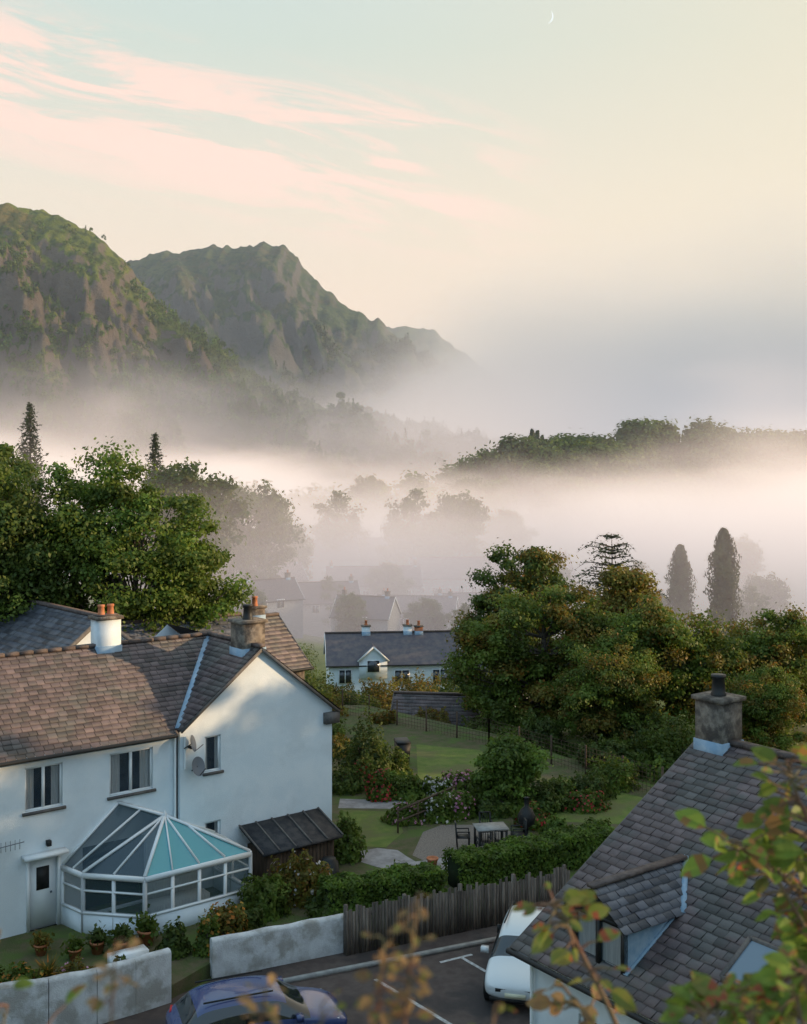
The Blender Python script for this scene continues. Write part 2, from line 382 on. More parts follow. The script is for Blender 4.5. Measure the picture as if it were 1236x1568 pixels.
# trees in the mist
TM = tree('tree_m', 14, 20, [(0, 0, 14, 5.5, 5, 5), (4.5, 0, 12, 4, 4, 4), (-4.5, 0, 11, 4, 4, 4), (0, 0, 7, 5, 5, 3.5)], 190, 120, .36, 1.5, LF2, .5)
TN = tree('tree_n', 24, 18, [(0, 0, 12, 4.5, 4, 5), (2.5, 0, 8, 4, 4, 4), (-3, 0, 9, 3, 4, 3), (0, 0, 5, 4.5, 4, 3)], 150, 120, .34, 1.3, LF2, .4)
for x, y, s, r, m in [(-34.5, 176, 1.2, 0, TM), (-27, 200, 1.25, 1, TM), (-36, 212, 1.12, 4, TN), (-17, 290, 1.4, 2, TN), (2.5, 285, 1.45, 3, TN), (-13, 200, .6, 5, TN), (-24, 240, .9, 5, TM),
                   (9, 170, .42, 2, TN), (-22, 168, .38, 1, TN), (14, 290, 1.3, 1.5, TM), (30, 330, 1.0, 3, TM), (36, 165, .5, 3, TM), (52, 170, .6, 5, TN), (60, 190, .7, 1, TM), (45, 220, .8, 2, TN), (30, 230, .7, 2, TM),
                   (-30, 262, .95, 4, TN), (22, 390, 1.35, 0, TM), (6, 400, 1.35, 2, TN), (-12, 410, 1.4, 2, TM), (-45, 330, 1.3, 2, TM), (-62, 340, 1.5, 4, TN), (-80, 320, 1.4, 1, TM), (70, 240, .9, 1, TM), (80, 200, .8, 4, TN), (-3, 240, .6, 3, TM), (4, 183, .45, 3, TM), (-8, 172, .42, 2, TM), (16, 178, .5, 2, TM)]:
    place('off_frame_shade_tree', m, at(x, y), r, s)
T7 = tree('tree_g', 20, 2.5, [(0, 0, 1.6, 1.15, 1.1, .8), (.2, 0, 2.1, .6, .6, .4), (-.2, 0, .9, 1.0, 1, .5)], 110, 150, .095, .3, LF4, .06)
place('garden_tree', T7, (4.1, 44, GZ), 0, 1.05)
# unseen tree rows added right of the frame to shade houses and gardens
for x, y, s, r in [(30, 16, 1.02, 0), (31, 20, 1.0, 3), (30, 24, 1.02, 1), (31, 28, 1.0, 1.7), (30, 32, 1.02, 2), (31, 36, 1.0, 3), (30, 40, .97, .5), (31, 44, .9, 4), (36, 18, 1.04, 2.2), (37, 22, 1.0, 4), (37, 26, 1.04, 2), (36, 30, 1.0, 1), (37, 34, 1.04, 5),
                   (36, 38, 1.0, 5.5), (37, 42, .95, 2.6), (42, 24, 1.04, 1.3), (42, 30, 1.04, 3.3), (42, 36, 1.04, 4.4), (35, 50, .64, 4)]:
    place('off_frame_shade_tree', T2, at(x, y), r, s)

def template(seed, Ht, r, ncl, per, leaf, cone=False):
    rng = np.random.default_rng(seed); P = []; Nn = []
    for k in range(ncl):
        if cone:
            f = (k + .5) / ncl; c = np.array([0, 0, Ht * (.1 + .9 * f)]); cr = r * (1 - f) * 1.1 + .2
            o = rng.normal(size=(per, 3)) * np.array([cr, cr, Ht / ncl * .6]) * .5
        else:
            d = rng.normal(size=3); d /= np.linalg.norm(d)
            c = np.array([0, 0, Ht * .55]) + d * np.array([r, r, Ht * .36]) * rng.uniform(.3, 1) ** .5; cr = r * .38
            o = rng.normal(size=(per, 3)) * cr * .6
        P.append(c + o); Nn.append(o / cr + np.array([0, 0, .5]) + rng.normal(size=(per, 3)) * .4)
    return np.concatenate(P), np.concatenate(Nn), leaf
def mass(name, pts, temps, mats, seed=0):
    rng = np.random.default_rng(seed); b = B()
    for i, (x, y, z, s) in enumerate(pts):
        P, Nn, leaf = temps[rng.integers(len(temps))]; a = rng.uniform(0, 6.3)
        Rm = np.array([[math.cos(a), -math.sin(a), 0], [math.sin(a), math.cos(a), 0], [0, 0, 1]])
        b.leaves(P @ Rm.T * s + np.array([x, y, z]), leaf * s, Nn @ Rm.T, rng, mats[rng.integers(len(mats))], 1.3)
    return b.obj(name)
tb = [template(i, 12, 4.4, 28, 34, .95) for i in range(5)]; tc = [template(9 + i, 15, 4.6, 14, 40, .8, True) for i in range(3)]
rr = random.Random(3)
pts = []
for _ in range(620):
    x = rr.uniform(45, 330); y = rr.uniform(430, 560)
    if H(x, y) > -26: pts.append((x, y, H(x, y) - 1, rr.uniform(.6, 1.65)))
for _ in range(130):
    x = rr.uniform(8, 100); y = rr.uniform(405, 490); pts.append((x, y, H(x, y) - 1, rr.uniform(.7, 1.5)))
for q in range(18):
    x = rr.uniform(-60, 10); y = rr.uniform(380, 470); pts.append((x, y, H(x, y) - 1, rr.uniform(1.4, 2.2)))
mass('woodland', pts, tb, [LF2, LF1, LF2, LF1], 5)
pts = [(rr.uniform(22, 62), rr.uniform(480, 520), 0, rr.uniform(1.0, 1.5)) for _ in range(9)]
pts = [(x, y, H(x, y) - 1, s) for x, y, _, s in pts]
mass('conifer_plantation', pts, tc, [LFC], 6)
pts = []
for _ in range(420):
    x = rr.uniform(-260, 330); y = rr.uniform(560, 720); pts.append((x, y, H(x, y) - 1, rr.uniform(.8, 1.6)))
mass('distant_trees', pts, tb, [LF2, LF1], 7)
ts = [template(i + 30, 9, 3.2, 8, 12, 1.25) for i in range(4)] + [template(40, 12, 2.8, 8, 10, 1.1, True)]
pts = []
ny, nx, _ = h1.shape
while len(pts) < 8200:
    j = rr.randrange(ny // 2, ny - 2); i = rr.randrange(2, nx - 2); x, y, z = h1[j, i]
    cover = noise.noise(Vector((x / 50, y / 50, 2)))
    lim = 85 + 95 * cover - (x + 200) * .05
    if z > lim and (z > 178 or rr.random() > .18): continue
    if z < -25: continue
    pts.append((x, y, z - .6, rr.uniform(.4, 1.0) * (.75 if z > lim else 1)))
mass('hillside_trees', pts, ts, [LF1, LF2, LF1, LF4], 8)
pts = []
ny, nx, _ = h2.shape
while len(pts) < 2200:
    j = rr.randrange(ny // 2, ny - 2); i = rr.randrange(nx // 3, nx - 2); x, y, z = h2[j, i]
    if z > 100 + 90 * noise.noise(Vector((x / 90, y / 90, 4))) or z < 0: continue
    pts.append((x, y, z - .6, rr.uniform(.8, 1.5)))
mass('far_hillside_trees', pts, ts, [LF2, LFC], 9)

def bush(name, x, y, rx, ry, rz, mat, n=2500, leaf=.09, fl=None, nf=0, z=GZ, fsz=.11, seed=None):
    rng = np.random.default_rng(seed if seed is not None else int(abs(x * 100) + y * 10)); b = B()
    d = rng.normal(size=(n, 3)); d /= np.linalg.norm(d, axis=1)[:, None]; d[:, 2] = abs(d[:, 2])
    lump = 1 + .24 * np.sin(d[:, 0] * 7 + x) * np.sin(d[:, 1] * 6 + y) + .17 * np.sin(d[:, 2] * 9 + x) + .08 * np.sin(d[:, 0] * 19 + d[:, 2] * 13)
    rad = rng.uniform(.3, 1.12, n) ** .4 * lump
    P = d * rad[:, None] * np.array([rx, ry, rz])
    b.leaves(P, leaf, d + rng.normal(size=(n, 3)) * .6, rng, mat)
    for k in range(5):
        a = rng.uniform(0, 6.3); b.tube([(0, 0, -.1), (rx * .3 * math.cos(a), ry * .3 * math.sin(a), rz * .4), (rx * .6 * math.cos(a), ry * .6 * math.sin(a), rz * .7)], [.04, .03, .01], 5, BARK)
    if fl:
        k = rng.integers(0, n, nf); b.leaves(d[k] * lump[k][:, None] * np.array([rx, ry, rz]) * 1.03, fsz, d[k], rng, fl, 1.0)
    return b.obj(name, loc=(x, y, z))
for a in [('shrub', -1.55, 47.5, 1.15, 1.1, 2.2, LF2, 6000), ('shrub', -.2, 48, .5, .5, .9, LF1, 1500), ('shrub', .15, 45.2, .7, .6, .75, LF1, 2500),
          ('shrub', -2.3, 46, .8, .7, .9, LF2, 2000), ('shrub', 4.2, 43.2, .9, .6, .7, LF1, 2500), ('shrub', 5.2, 43.5, .9, .6, .9, LF2, 2500), ('shrub', 6.0, 44.5, .8, .6, .8, LF1, 2500),
          ('shrub', 3.0, 45, .9, .6, .8, LF1, 2500), ('shrub', 3.3, 43, .7, .6, .7, LF2, 2000),
          ('shrub', -1.9, 38.2, .55, .55, 1.3, LF1, 2500), ('shrub', -3.1, 34.6, .9, .6, 1.4, LF3, 4500, .08, FWHITE, 60), ('shrub', -4.1, 33.6, .7, .6, 1.1, LF1, 3500, .08),
          ('shrub', -2.2, 33.3, .6, .5, .8, LF2, 2000), ('shrub', -6.2, 30.9, .4, .35, .7, LF2, 1200), ('shrub', -4.6, 32.4, .6, .5, .7, LF2, 2500, .08), ('shrub', 7.3, 45.0, .8, .7, .9, LF2, 2000), ('shrub', 8.5, 46.5, 1, .8, 1.2, LF1, 2500),
          ('shrub', -.6, 46.2, .6, .5, .6, LF4, 2000), ('shrub', 1.9, 44.2, .5, .4, .6, LF4, 1800), ('shrub', -2.0, 40.4, .4, .4, .5, LF4, 1200), ('shrub', 6.8, 40.2, .6, .5, .6, LF1, 1800), ('shrub', 5.4, 40.4, .5, .5, .6, LF4, 1500),
          ('shrub', -10.6, 28.4, .7, .4, .6, LF2, 2000, .08), ('shrub', -7.2, 29.2, .5, .3, .5, LF2, 1500, .08)]:
    bush(*a)
bush('flowering_shrub', -.9, 44.9, .5, .4, .95, LF1, 1800, .09, FRED, 200)
bush('flowering_shrub', -1.7, 46.5, .5, .4, .9, LF1, 1500, .09, FRED, 200)
bush('flowering_shrub', 1.3, 45.2, .7, .5, .7, LF1, 2000, .09, FWHITE, 260)
bush('flowering_shrub', 2.3, 45.6, .8, .5, .9, LF1, 2000, .09, FPINK, 260)
bush('flowering_shrub', .1, 42.2, .7, .5, .6, LF1, 2000, .09, FPINK, 90)
bush('flowering_shrub', 1.2, 42.4, .7, .5, .8, LF1, 2200, .09, FWHITE, 100)
bush('flowering_shrub', 2.0, 42.8, .7, .5, .9, LF1, 2200, .09, FPINK, 120)
bush('flowering_shrub', 4.7, 41.6, .6, .5, .7, LF1, 1800, .09, FRED, 110)
bush('flowering_shrub', 6.9, 43.6, .8, .5, .6, LF1, 1800, .09, FRED, 150)
bush('flowering_shrub', -4.9, 31.6, .6, .4, 1.0, LF3, 2600, .07, FORG, 90)
bush('flowering_shrub', -5.3, 31.0, .35, .3, .9, LF1, 1200, .08, FORG, 50)
bush('flowering_shrub', -8.3, 28.9, .7, .4, .6, LF3, 2000, .07, FPINK, 70)
bush('flowering_shrub', -9.6, 28.5, .6, .4, .8, LF1, 2000, .07, FORG, 80)
for x, y, r, m in [(-1.5, 70, 1.8, LF3), (0.6, 74, 2.0, LF3), (3, 76, 2.2, LF1), (-4.5, 60, 1.6, LF3), (-3, 64, 1.7, LF2), (-4.2, 55, 1.4, LF1), (-3.2, 52, 1.1, LF3), (1.5, 60, 1.0, LF3), (4.8, 58, 1.6, LF1), (-1, 58, 1.0, LF3),
                   (6.5, 54, 1.3, LF2), (9, 50, 1.4, LF2), (12, 50, 1.8, LF1), (11, 54, 2, LF2), (14, 46, 1.5, LF1), (-6, 66, 2.2, LF2), (12.5, 70, 2.4, LF2), (20, 66, 3, LF2), (24, 70, 3, LF1),
                   (-7.5, 80, 2.4, LF1), (-10, 86, 2.6, LF2), (-5, 84, 1.6, LF3), (-12, 96, 3, LF2), (6, 82, 2.4, LF2), (-11, 108, 3, LF1), (-2.5, 88, 1.3, LF1), (1.5, 90, 1.2, LF2)]:
    bush('shrub', x, y, r, r, r * 1.15, m, 6500, .11, z=H(x, y) - .1)

def hedge(name, a, c, w, h, z):
    a = Vector((*a, 0)); c = Vector((*c, 0)); L = (c - a).length; ang = math.atan2(c.y - a.y, c.x - a.x)
    rng = np.random.default_rng(int(L * 100)); b = B()
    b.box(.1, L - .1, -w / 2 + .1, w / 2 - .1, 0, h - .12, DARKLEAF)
    n = int(6500 * L * .45); side = rng.integers(0, 4, n); u = rng.uniform(0, L, n)
    q = rng.uniform(-1, 1, n); zz = rng.uniform(0, 1, n)
    und = .06 * np.sin(u * 3.1) + .05 * np.sin(u * 7.7 + 1)
    Y = np.where(side <= 1, q * w / 2, np.where(side == 2, -w / 2, w / 2)); Z = np.where(side <= 1, h, zz * h) + und
    P = np.stack([u, Y, Z], 1) + rng.normal(size=(n, 3)) * .045
    Nn = np.where((side <= 1)[:, None], [[0, 0, 1.]], np.where((side == 2)[:, None], [[0, -1., .3]], [[0, 1., .3]])) + rng.normal(size=(n, 3)) * .6
    b.leaves(P, .07, Nn, rng, LFH)
    b.obj(name, loc=(a.x, a.y, z), rot=ang)
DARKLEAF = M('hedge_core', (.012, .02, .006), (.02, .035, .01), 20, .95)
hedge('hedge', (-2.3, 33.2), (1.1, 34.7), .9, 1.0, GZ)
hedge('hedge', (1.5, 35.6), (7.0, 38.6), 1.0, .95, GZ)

def timber_fence(name, a, c, z, h):
    a = Vector((*a, 0)); c = Vector((*c, 0)); L = (c - a).length; ang = math.atan2(c.y - a.y, c.x - a.x); b = B(); u = 0
    r = random.Random(4)
    while u < L:
        hh = h * r.uniform(.9, 1.06); b.box(u, u + .085, -.012 + r.uniform(-.01, .01), .012, 0, hh, WFEN); u += .1
    for zz in (.3, h * .8): b.box(0, L, .02, .06, zz, zz + .07, WFEN)
    for k in range(int(L / 1.8) + 1): b.box(k * 1.8, k * 1.8 + .1, .062, .16, 0, h * 1.05, WFEN)
    b.obj(name, loc=(a.x, a.y, z), rot=ang)
timber_fence('timber_fence', (-1.6, 31.6), (5.0, 34.75), -13.79, 1.3)
b = B(); p0 = Vector((-3.2, 60, GZ)); p1 = Vector((4.0, 53.5, GZ)); p2 = Vector((10.2, 45, GZ))
for a, c in ((p0, p1), (p1, p2)):
    n = int((c - a).length / 1.8)
    for k in range(n + 1):
        p = a.lerp(c, k / n); b.bar(p - Vector((0, 0, .5)), p + Vector((0, 0, 1.25)), .08, .08, WOODD)
    for k in range(7): b.bar(a + Vector((0, 0, .15 + .17 * k)), c + Vector((0, 0, .15 + .17 * k)), .012, .012, WOODD)
    for k in range(n * 10):
        p = a.lerp(c, k / (n * 10)); b.bar(p, p + Vector((0, 0, 1.17)), .009, .009, WOODD)
b.obj('wire_fence')
def gwall(name, pts, z0, h, t=.26):
    b = B()
    for (x0, y0), (x1, y1) in zip(pts, pts[1:]):
        a = Vector((x0, y0, 0)); c = Vector((x1, y1, 0)); d = (c - a).normalized(); r = Vector((-d.y, d.x, 0)) * t / 2
        L = (c - a).length; n = max(1, int(L / .25))
        prof = [(-1, 0), (-1, h - .06), (-.85, h - .01), (-.4, h + .03), (.4, h + .03), (.85, h - .01), (1, h - .06), (1, 0)]
        V = []
        for k in range(n + 1):
            p = a.lerp(c, k / n); w = .02 * math.sin(k * 1.3) * math.sin(math.pi * k / n)
            for q, zz in prof: V.append(p + r * q + Vector((0, 0, z0 + zz + (w if zz > .1 else 0))))
        m = len(prof); F = [[k * m + j, (k + 1) * m + j, (k + 1) * m + j + 1, k * m + j + 1] for k in range(n) for j in range(m - 1)]
        b.add(V, F, RENDERW); b.poly(V[:m], RENDERW); b.poly(V[-m:], RENDERW)
    b.obj(name)
gwall('garden_wall', [(-12.5, 26.5), (-9.6, 27.0), (-8.5, 27.35), (-7.5, 27.85), (-6.7, 28.4), (-5.95, 29.0)], -13.79, 1.3)
gwall('garden_wall', [(-5.1, 30.3), (-1.66, 31.95)], -13.79, 1.0)

# ------------------------------------------------------------------ building pieces
def wall_holes(b, x0, x1, z0, z1, y, holes, mat, rev=.14):
    xs = sorted({x0, x1, *[h[0] for h in holes], *[h[1] for h in holes]}); zs = sorted({z0, z1, *[h[2] for h in holes], *[h[3] for h in holes]})
    for a, c in zip(xs, xs[1:]):
        for e, f in zip(zs, zs[1:]):
            mx, mz = (a + c) / 2, (e + f) / 2
            if any(h[0] < mx < h[1] and h[2] < mz < h[3] for h in holes): continue
            b.poly([(a, y, e), (c, y, e), (c, y, f), (a, y, f)], mat)
    for h in holes:
        a, c, e, f = h[:4]
        b.poly([(a, y, e), (a, y + rev, e), (a, y + rev, f), (a, y, f)], mat); b.poly([(c, y, e), (c, y, f), (c, y + rev, f), (c, y + rev, e)], mat)
        b.poly([(a, y, f), (a, y + rev, f), (c, y + rev, f), (c, y, f)], mat); b.poly([(a, y, e), (c, y, e), (c, y + rev, e), (a, y + rev, e)], mat)
def window(b, x0, x1, z0, z1, y, n=2, sill=True, curtains=True):
    f = .06; ya, yb = y + .06, y + .12
    b.box(x0, x1, ya, yb, z0, z0 + f, PVC); b.box(x0, x1, ya, yb, z1 - f, z1, PVC)
    b.box(x0, x0 + f, ya, yb, z0 + f, z1 - f, PVC); b.box(x1 - f, x1, ya, yb, z0 + f, z1 - f, PVC)
    for k in range(1, n):
        xm = x0 + (x1 - x0) * k / n; b.box(xm - f * .7, xm + f * .7, ya - .01, yb, z0 + f, z1 - f, PVC)
    b.poly([(x0 + f, y + .1, z0 + f), (x1 - f, y + .1, z0 + f), (x1 - f, y + .1, z1 - f), (x0 + f, y + .1, z1 - f)], GLASS)
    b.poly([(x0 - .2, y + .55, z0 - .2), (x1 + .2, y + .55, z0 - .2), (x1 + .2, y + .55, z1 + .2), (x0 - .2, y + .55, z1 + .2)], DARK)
    if curtains:
        w = (x1 - x0) * .27
        for a, c in ((x0, x0 + w), (x1 - w, x1)):
            k = 6
            for i in range(k):
                xa = a + (c - a) * i / k; xb = a + (c - a) * (i + 1) / k; o = .03 * (i % 2)
                b.poly([(xa, y + .13 + o, z0), (xb, y + .16 - o, z0), (xb, y + .16 - o, z1), (xa, y + .13 + o, z1)], CURT)
    if sill: b.box(x0 - .08, x1 + .08, y - .07, y + .058, z0 - .08, z0 - .002, SILL)
def slates(b, O, U, V, vlen, ufun, mat, course=.20, width=.27, seed=0):
    O, U, V = Vector(O), Vector(U).normalized(), Vector(V).normalized(); N = U.cross(V).normalized()
    if N.z < 0: N = -N
    r = random.Random(seed); n = int(round(vlen / course)); course = vlen / n
    for k in range(n):
        v = k * course; ua, ub = ufun(v + course * .5); u = ua - (width / 2 if k % 2 else 0) - r.uniform(0, .02)
        while u < ub:
            w = width * r.uniform(.88, 1.12); a, c = max(u, ua), min(u + w - .014, ub)
            if c - a > .03:
                dv = r.uniform(-.014, .014); hh = .034 + r.uniform(-.006, .012); v0 = v + dv - .01; v1 = min(v + course + .03, vlen)
                P = [O + U * a + V * v0 + N * hh, O + U * c + V * v0 + N * (hh + r.uniform(-.006, .006)), O + U * c + V * v1 + N * .008, O + U * a + V * v1 + N * .008,
                     O + U * a + V * v0 + N * .0, O + U * c + V * v0 + N * .0]
                b.add(P, [[0, 1, 2, 3], [4, 5, 1, 0]], mat)
            u += w
def chimney(b, x, y, z0, z1, w, d, mat, pots=1, pot=TERRA, cap=STONE, flash=True, potr=.13, poth=.35):
    b.box(x - w / 2, x + w / 2, y - d / 2, y + d / 2, z0, z1, mat)
    b.box(x - w / 2 - .07, x + w / 2 + .07, y - d / 2 - .07, y + d / 2 + .07, z1, z1 + .1, cap)
    if flash: b.box(x - w / 2 - .03, x + w / 2 + .03, y - d / 2 - .03, y + d / 2 + .03, z0, z0 + .55, LEAD)
    for k in range(pots):
        px = x + (k - (pots - 1) / 2) * .32
        b.lathe([(potr * 1.1, 0), (potr * 1.1, .06), (potr, .08), (potr * .85, poth), (potr * 1.05, poth + .02), (potr * 1.05, poth + .08), (.01, poth + .08)], (px, y, z1 + .1), pot)

# ------------------------------------------------------------------ house A (left, white)
HA = empty('white_house', (-7.0, 35.2, -13.5), math.radians(38))
EA, RA, WA = 5.1, 7.35, 3.2
holesA = [(-4.7, -3.6, 3.44, 4.7), (-2.17, -.78, 3.43, 4.7), (-4.57, -3.76, .05, 2.05), (-8.2, -6.9, 3.44, 4.7), (-3.0, -1.0, .1, 2.1)]
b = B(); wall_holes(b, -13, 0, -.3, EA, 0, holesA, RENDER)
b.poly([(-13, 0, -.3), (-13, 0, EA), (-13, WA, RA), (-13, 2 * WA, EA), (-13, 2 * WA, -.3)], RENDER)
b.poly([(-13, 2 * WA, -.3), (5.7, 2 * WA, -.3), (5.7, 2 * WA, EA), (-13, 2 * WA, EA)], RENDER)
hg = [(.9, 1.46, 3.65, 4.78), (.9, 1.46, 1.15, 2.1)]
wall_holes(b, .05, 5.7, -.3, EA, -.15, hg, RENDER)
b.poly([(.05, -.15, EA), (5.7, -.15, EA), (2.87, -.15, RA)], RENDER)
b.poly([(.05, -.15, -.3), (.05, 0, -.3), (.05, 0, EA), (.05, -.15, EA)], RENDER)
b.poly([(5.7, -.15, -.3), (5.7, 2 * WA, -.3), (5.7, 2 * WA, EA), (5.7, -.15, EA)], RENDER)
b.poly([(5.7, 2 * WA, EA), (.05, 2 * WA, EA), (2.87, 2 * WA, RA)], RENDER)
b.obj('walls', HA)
b = B()
for h in holesA[:2] + [holesA[3]]: window(b, *h, 0, 2)
for h in hg: window(b, *h, -.15, 1)
b.box(-4.57, -3.76, .06, .12, .05, 2.05, PVC); b.box(-4.35, -3.98, .045, .06, 1.15, 1.8, BLACK)
b.box(-4.66, -4.57, -.03, .05, .05, 2.15, PVC); b.box(-3.76, -3.67, -.03, .05, .05, 2.15, PVC); b.box(-4.8, -3.55, -.35, 0, 2.15, 2.25, PVC)
b.box(-3.95, -3.9, .03, .06, 1.0, 1.05, GREYM)
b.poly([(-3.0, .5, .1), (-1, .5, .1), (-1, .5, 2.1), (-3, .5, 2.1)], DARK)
b.obj('windows_and_door', HA)
b = B(); sl = math.hypot(WA, RA - EA); ov = .22
pv = Vector((0, WA, RA - EA)).normalized()
def rp(x, v): return Vector((x, 0, EA + .03)) + pv * v
b.poly([rp(-13.2, -ov), rp(-.1, -ov), rp(.05, 0), rp(2.87, sl), rp(-13.2, sl)], UNDER)
slates(b, rp(-13.2, -ov), (1, 0, 0), pv, sl + ov, lambda v: (0, 13.2 + 2.87 * max(0, (v - ov) / sl)), SLATE, seed=1)
b.poly([(-13.2, 2 * WA + ov, EA - .1), (-13.2, WA, RA + .03), (2.87, WA, RA + .03), (2.87, 2 * WA + ov, EA - .1)], SLATEFAR)
lw = math.hypot(2.87, RA - EA); pw = Vector((2.87, 0, RA - EA)).normalized()
O = Vector((.0, -.3, EA + .03))
b.poly([O - pw * .1, (0, .0, EA + .03), (2.87, WA, RA + .03), (2.87, -.3, RA + .03)], UNDER)
slates(b, O, (0, 1, 0), pw, lw, lambda v: (0, .3 + WA * v / lw), SLATE, seed=2)
pr = Vector((-2.87, 0, RA - EA)).normalized(); O2 = Vector((5.74, -.3, EA + .03)) - pr * .25
b.poly([O2, O2 + Vector((0, 7, 0)), (2.87, 6.7, RA + .03), (2.87, -.3, RA + .03)], UNDER)
slates(b, O2, (0, 1, 0), pr, lw + .25, lambda v: (0, 7), SLATE, seed=3)
b.bar((.02, -.1, EA + .07), (2.87, WA, RA + .08), .2, .03, LEAD)
k = -13.2
while k < 2.8: b.bar((k, WA, RA + .07), (k + .43, WA, RA + .07), .24, .1, RIDGE); k += .45
k = -.3
while k < WA: b.bar((2.87, k, RA + .08), (2.87, k + .43, RA + .08), .24, .1, RIDGE); k += .45
b.bar((0, -.31, EA - .02), (2.87, -.31, RA - .03), .04, .10, SILL); b.bar((5.9, -.31, EA - .2), (2.87, -.31, RA - .03), .04, .10, SILL)
b.tube([(-13.2, -.27, EA - .12), (-.1, -.27, EA - .12)], .06, 8, BLACK)
b.box(-13.1, -.05, -.16, -.002, EA - .2, EA - .06, PVC)
b.box(5.35, 5.9, -.33, -.1, EA - .55, EA - .18, SILL)
b.obj('roof', HA)
b = B(); chimney(b, -.9, WA, RA - .5, RA + .9, .78, .6, RENDER, 2, TERRA, STONE, potr=.11, poth=.28); b.box(-1.25, -.55, WA - .2, WA + .2, RA + 1.0, RA + 1.05, RIDGE)
chimney(b, 2.85, .55, RA - .6, RA + .75, .85, .75, STONE, 1, BLACK, STONE, potr=.16, poth=.4)
b.obj('chimneys', HA)
b = B()
b.tube([(-.08, -.08, -.2), (-.08, -.08, EA - .2)], .04, 8, PVC); b.tube([(.2, -.2, 3.9), (.2, -.2, EA - .2)], .04, 8, PVC)
def dish(b, c, r, n):
    n = Vector(n).normalized(); a = n.cross(Vector((0, 0, 1))).normalized(); u = a.cross(n); V = []; k = 20
    for i, (q, o) in enumerate([(0.01, .06), (.6, .035), (1, 0)]):
        for j in range(k):
            t = 2 * math.pi * j / k; V.append(Vector(c) + (a * math.cos(t) + u * math.sin(t) * 1.1) * r * q - n * o)
    F = [[i * k + j, i * k + (j + 1) % k, (i + 1) * k + (j + 1) % k, (i + 1) * k + j] for i in range(2) for j in range(k)]
    b.add(V, F, GREYM); b.bar(Vector(c) - n * .05, Vector(c) - n * .3 + Vector((0, 0, -.1)), .03, .03, BLACK)
    b.bar(Vector(c) - u * r, Vector(c) + n * .3 - u * .1, .02, .02, BLACK); b.box(c[0] - .03, c[0] + .03, c[1] + .1, -.16, c[2] - .2, c[2] - .12, BLACK)
dish(b, (.5, -.5, 4.0), .27, (.3, -1, .3)); dish(b, (.35, -.45, 4.72), .24, (.7, -.7, .25))
b.box(-4.1, -3.98, -.15, 0, 2.4, 2.55, BLACK)
b.bar((-5.6, -.02, 2.6), (-5.6, -.5, 2.75), .03, .03, BLACK); b.bar((-5.9, -.5, 2.75), (-4.9, -.5, 2.8), .02, .02, GREYM)
for q in range(7): b.bar((-5.8 + q * .13, -.5, 2.62), (-5.8 + q * .13, -.5, 2.9), .012, .012, GREYM)
b.obj('fittings', HA)
# conservatory
b = B(); z0, ze = -.1, 1.7
P = [(-3.6, -.02), (-3.4, -1.0), (-2.16, -2.37), (1.23, -2.36), (1.23, -.17)]
H1v = Vector((-1.0, -1.25, 2.95)); H2v = Vector((-1.9, -.03, 3.2))
npan = [1, 2, 4, 2]
for (a, c), n in zip(zip(P, P[1:]), npan):
    A = Vector((*a, 0)); C = Vector((*c, 0))
    def q(t, z): v = A.lerp(C, t); return Vector((v.x, v.y, z))
    b.bar(q(0, .2), q(1, .2), .09, .8, RENDER); b.bar(q(0, .63), q(1, .63), .12, .07, PVC); b.bar(q(0, ze - .03), q(1, ze - .03), .12, .14, PVC); b.bar(q(0, 1.25), q(1, 1.25), .07, .05, PVC)
    for k in range(n + 1): b.bar(q(k / n, -.2), q(k / n, ze), .1 if k in (0, n) else .07, .1, PVC)
    b.poly([q(0, .66), q(1, .66), q(1, ze), q(0, ze)], CGLASS)
def V3(p, z=ze + .03): return Vector((p[0], p[1], z))
faces = [([V3(P[0]), V3(P[1]), H1v, H2v], TGLASS2), ([V3(P[1]), V3(P[2]), H1v], TGLASS2), ([V3(P[2]), V3(P[3]), H1v], TGLASS), ([V3(P[3]), V3(P[4]), H2v, H1v], TGLASS)]
for f, m in faces: b.poly(f, m)
def rb(a, c, w=.06): b.bar(Vector(a) + Vector((0, 0, .03)), Vector(c) + Vector((0, 0, .03)), w, .06, PVC)
for p in P: rb(V3(p), H1v if p not in (P[0], P[4]) else H2v, .09)
rb(H1v, H2v, .12)
for k in (.25, .5, .75): rb(V3(P[2]).lerp(V3(P[3]), k), H1v.lerp(V3(P[3]), .0 if k < .6 else .25), .04)
for k in (.33, .66): rb(V3(P[3]).lerp(V3(P[4]), k), H1v.lerp(H2v, k), .04)
rb(V3(P[0]).lerp(V3(P[1]), .5), H2v.lerp(H1v, .5), .04); rb(V3(P[1]).lerp(V3(P[2]), .5), H1v, .04)
b.lathe([(.05, 0), (.07, .04), (.03, .12), (.0, .18)], H1v, PVC, 8)
b.box(-1.5, .3, -1.6, -.9, 0, .5, CURT); b.box(-1.5, .3, -1.0, -.8, .5, .95, CURT); b.box(-3.4, 1.1, -2.2, -.2, -.2, -.05, SILL)
b.obj('conservatory', HA)
SH = empty('garden_shed', (-7.0, 35.2, -13.75), math.radians(38))
b = B(); k = 2.4
while k < 4.9: b.box(k, k + .13, -1.42, -1.38, 0, 1.45, WOODD); k += .14
b.box(2.4, 4.9, -1.375, -.2, 0, 1.4, WOODD)
b.hexa([(2.1, -1.65, 1.42), (5.1, -1.65, 1.42), (5.1, -.2, 1.95), (2.1, -.2, 1.95), (2.1, -1.65, 1.5), (5.1, -1.65, 1.5), (5.1, -.2, 2.03), (2.1, -.2, 2.03)], FELT)
for k in range(6): b.bar((2.1 + k * .6, -1.66, 1.52), (2.1 + k * .6, -.2, 2.05), .05, .04, SILL)
b.obj('shed_body', SH)

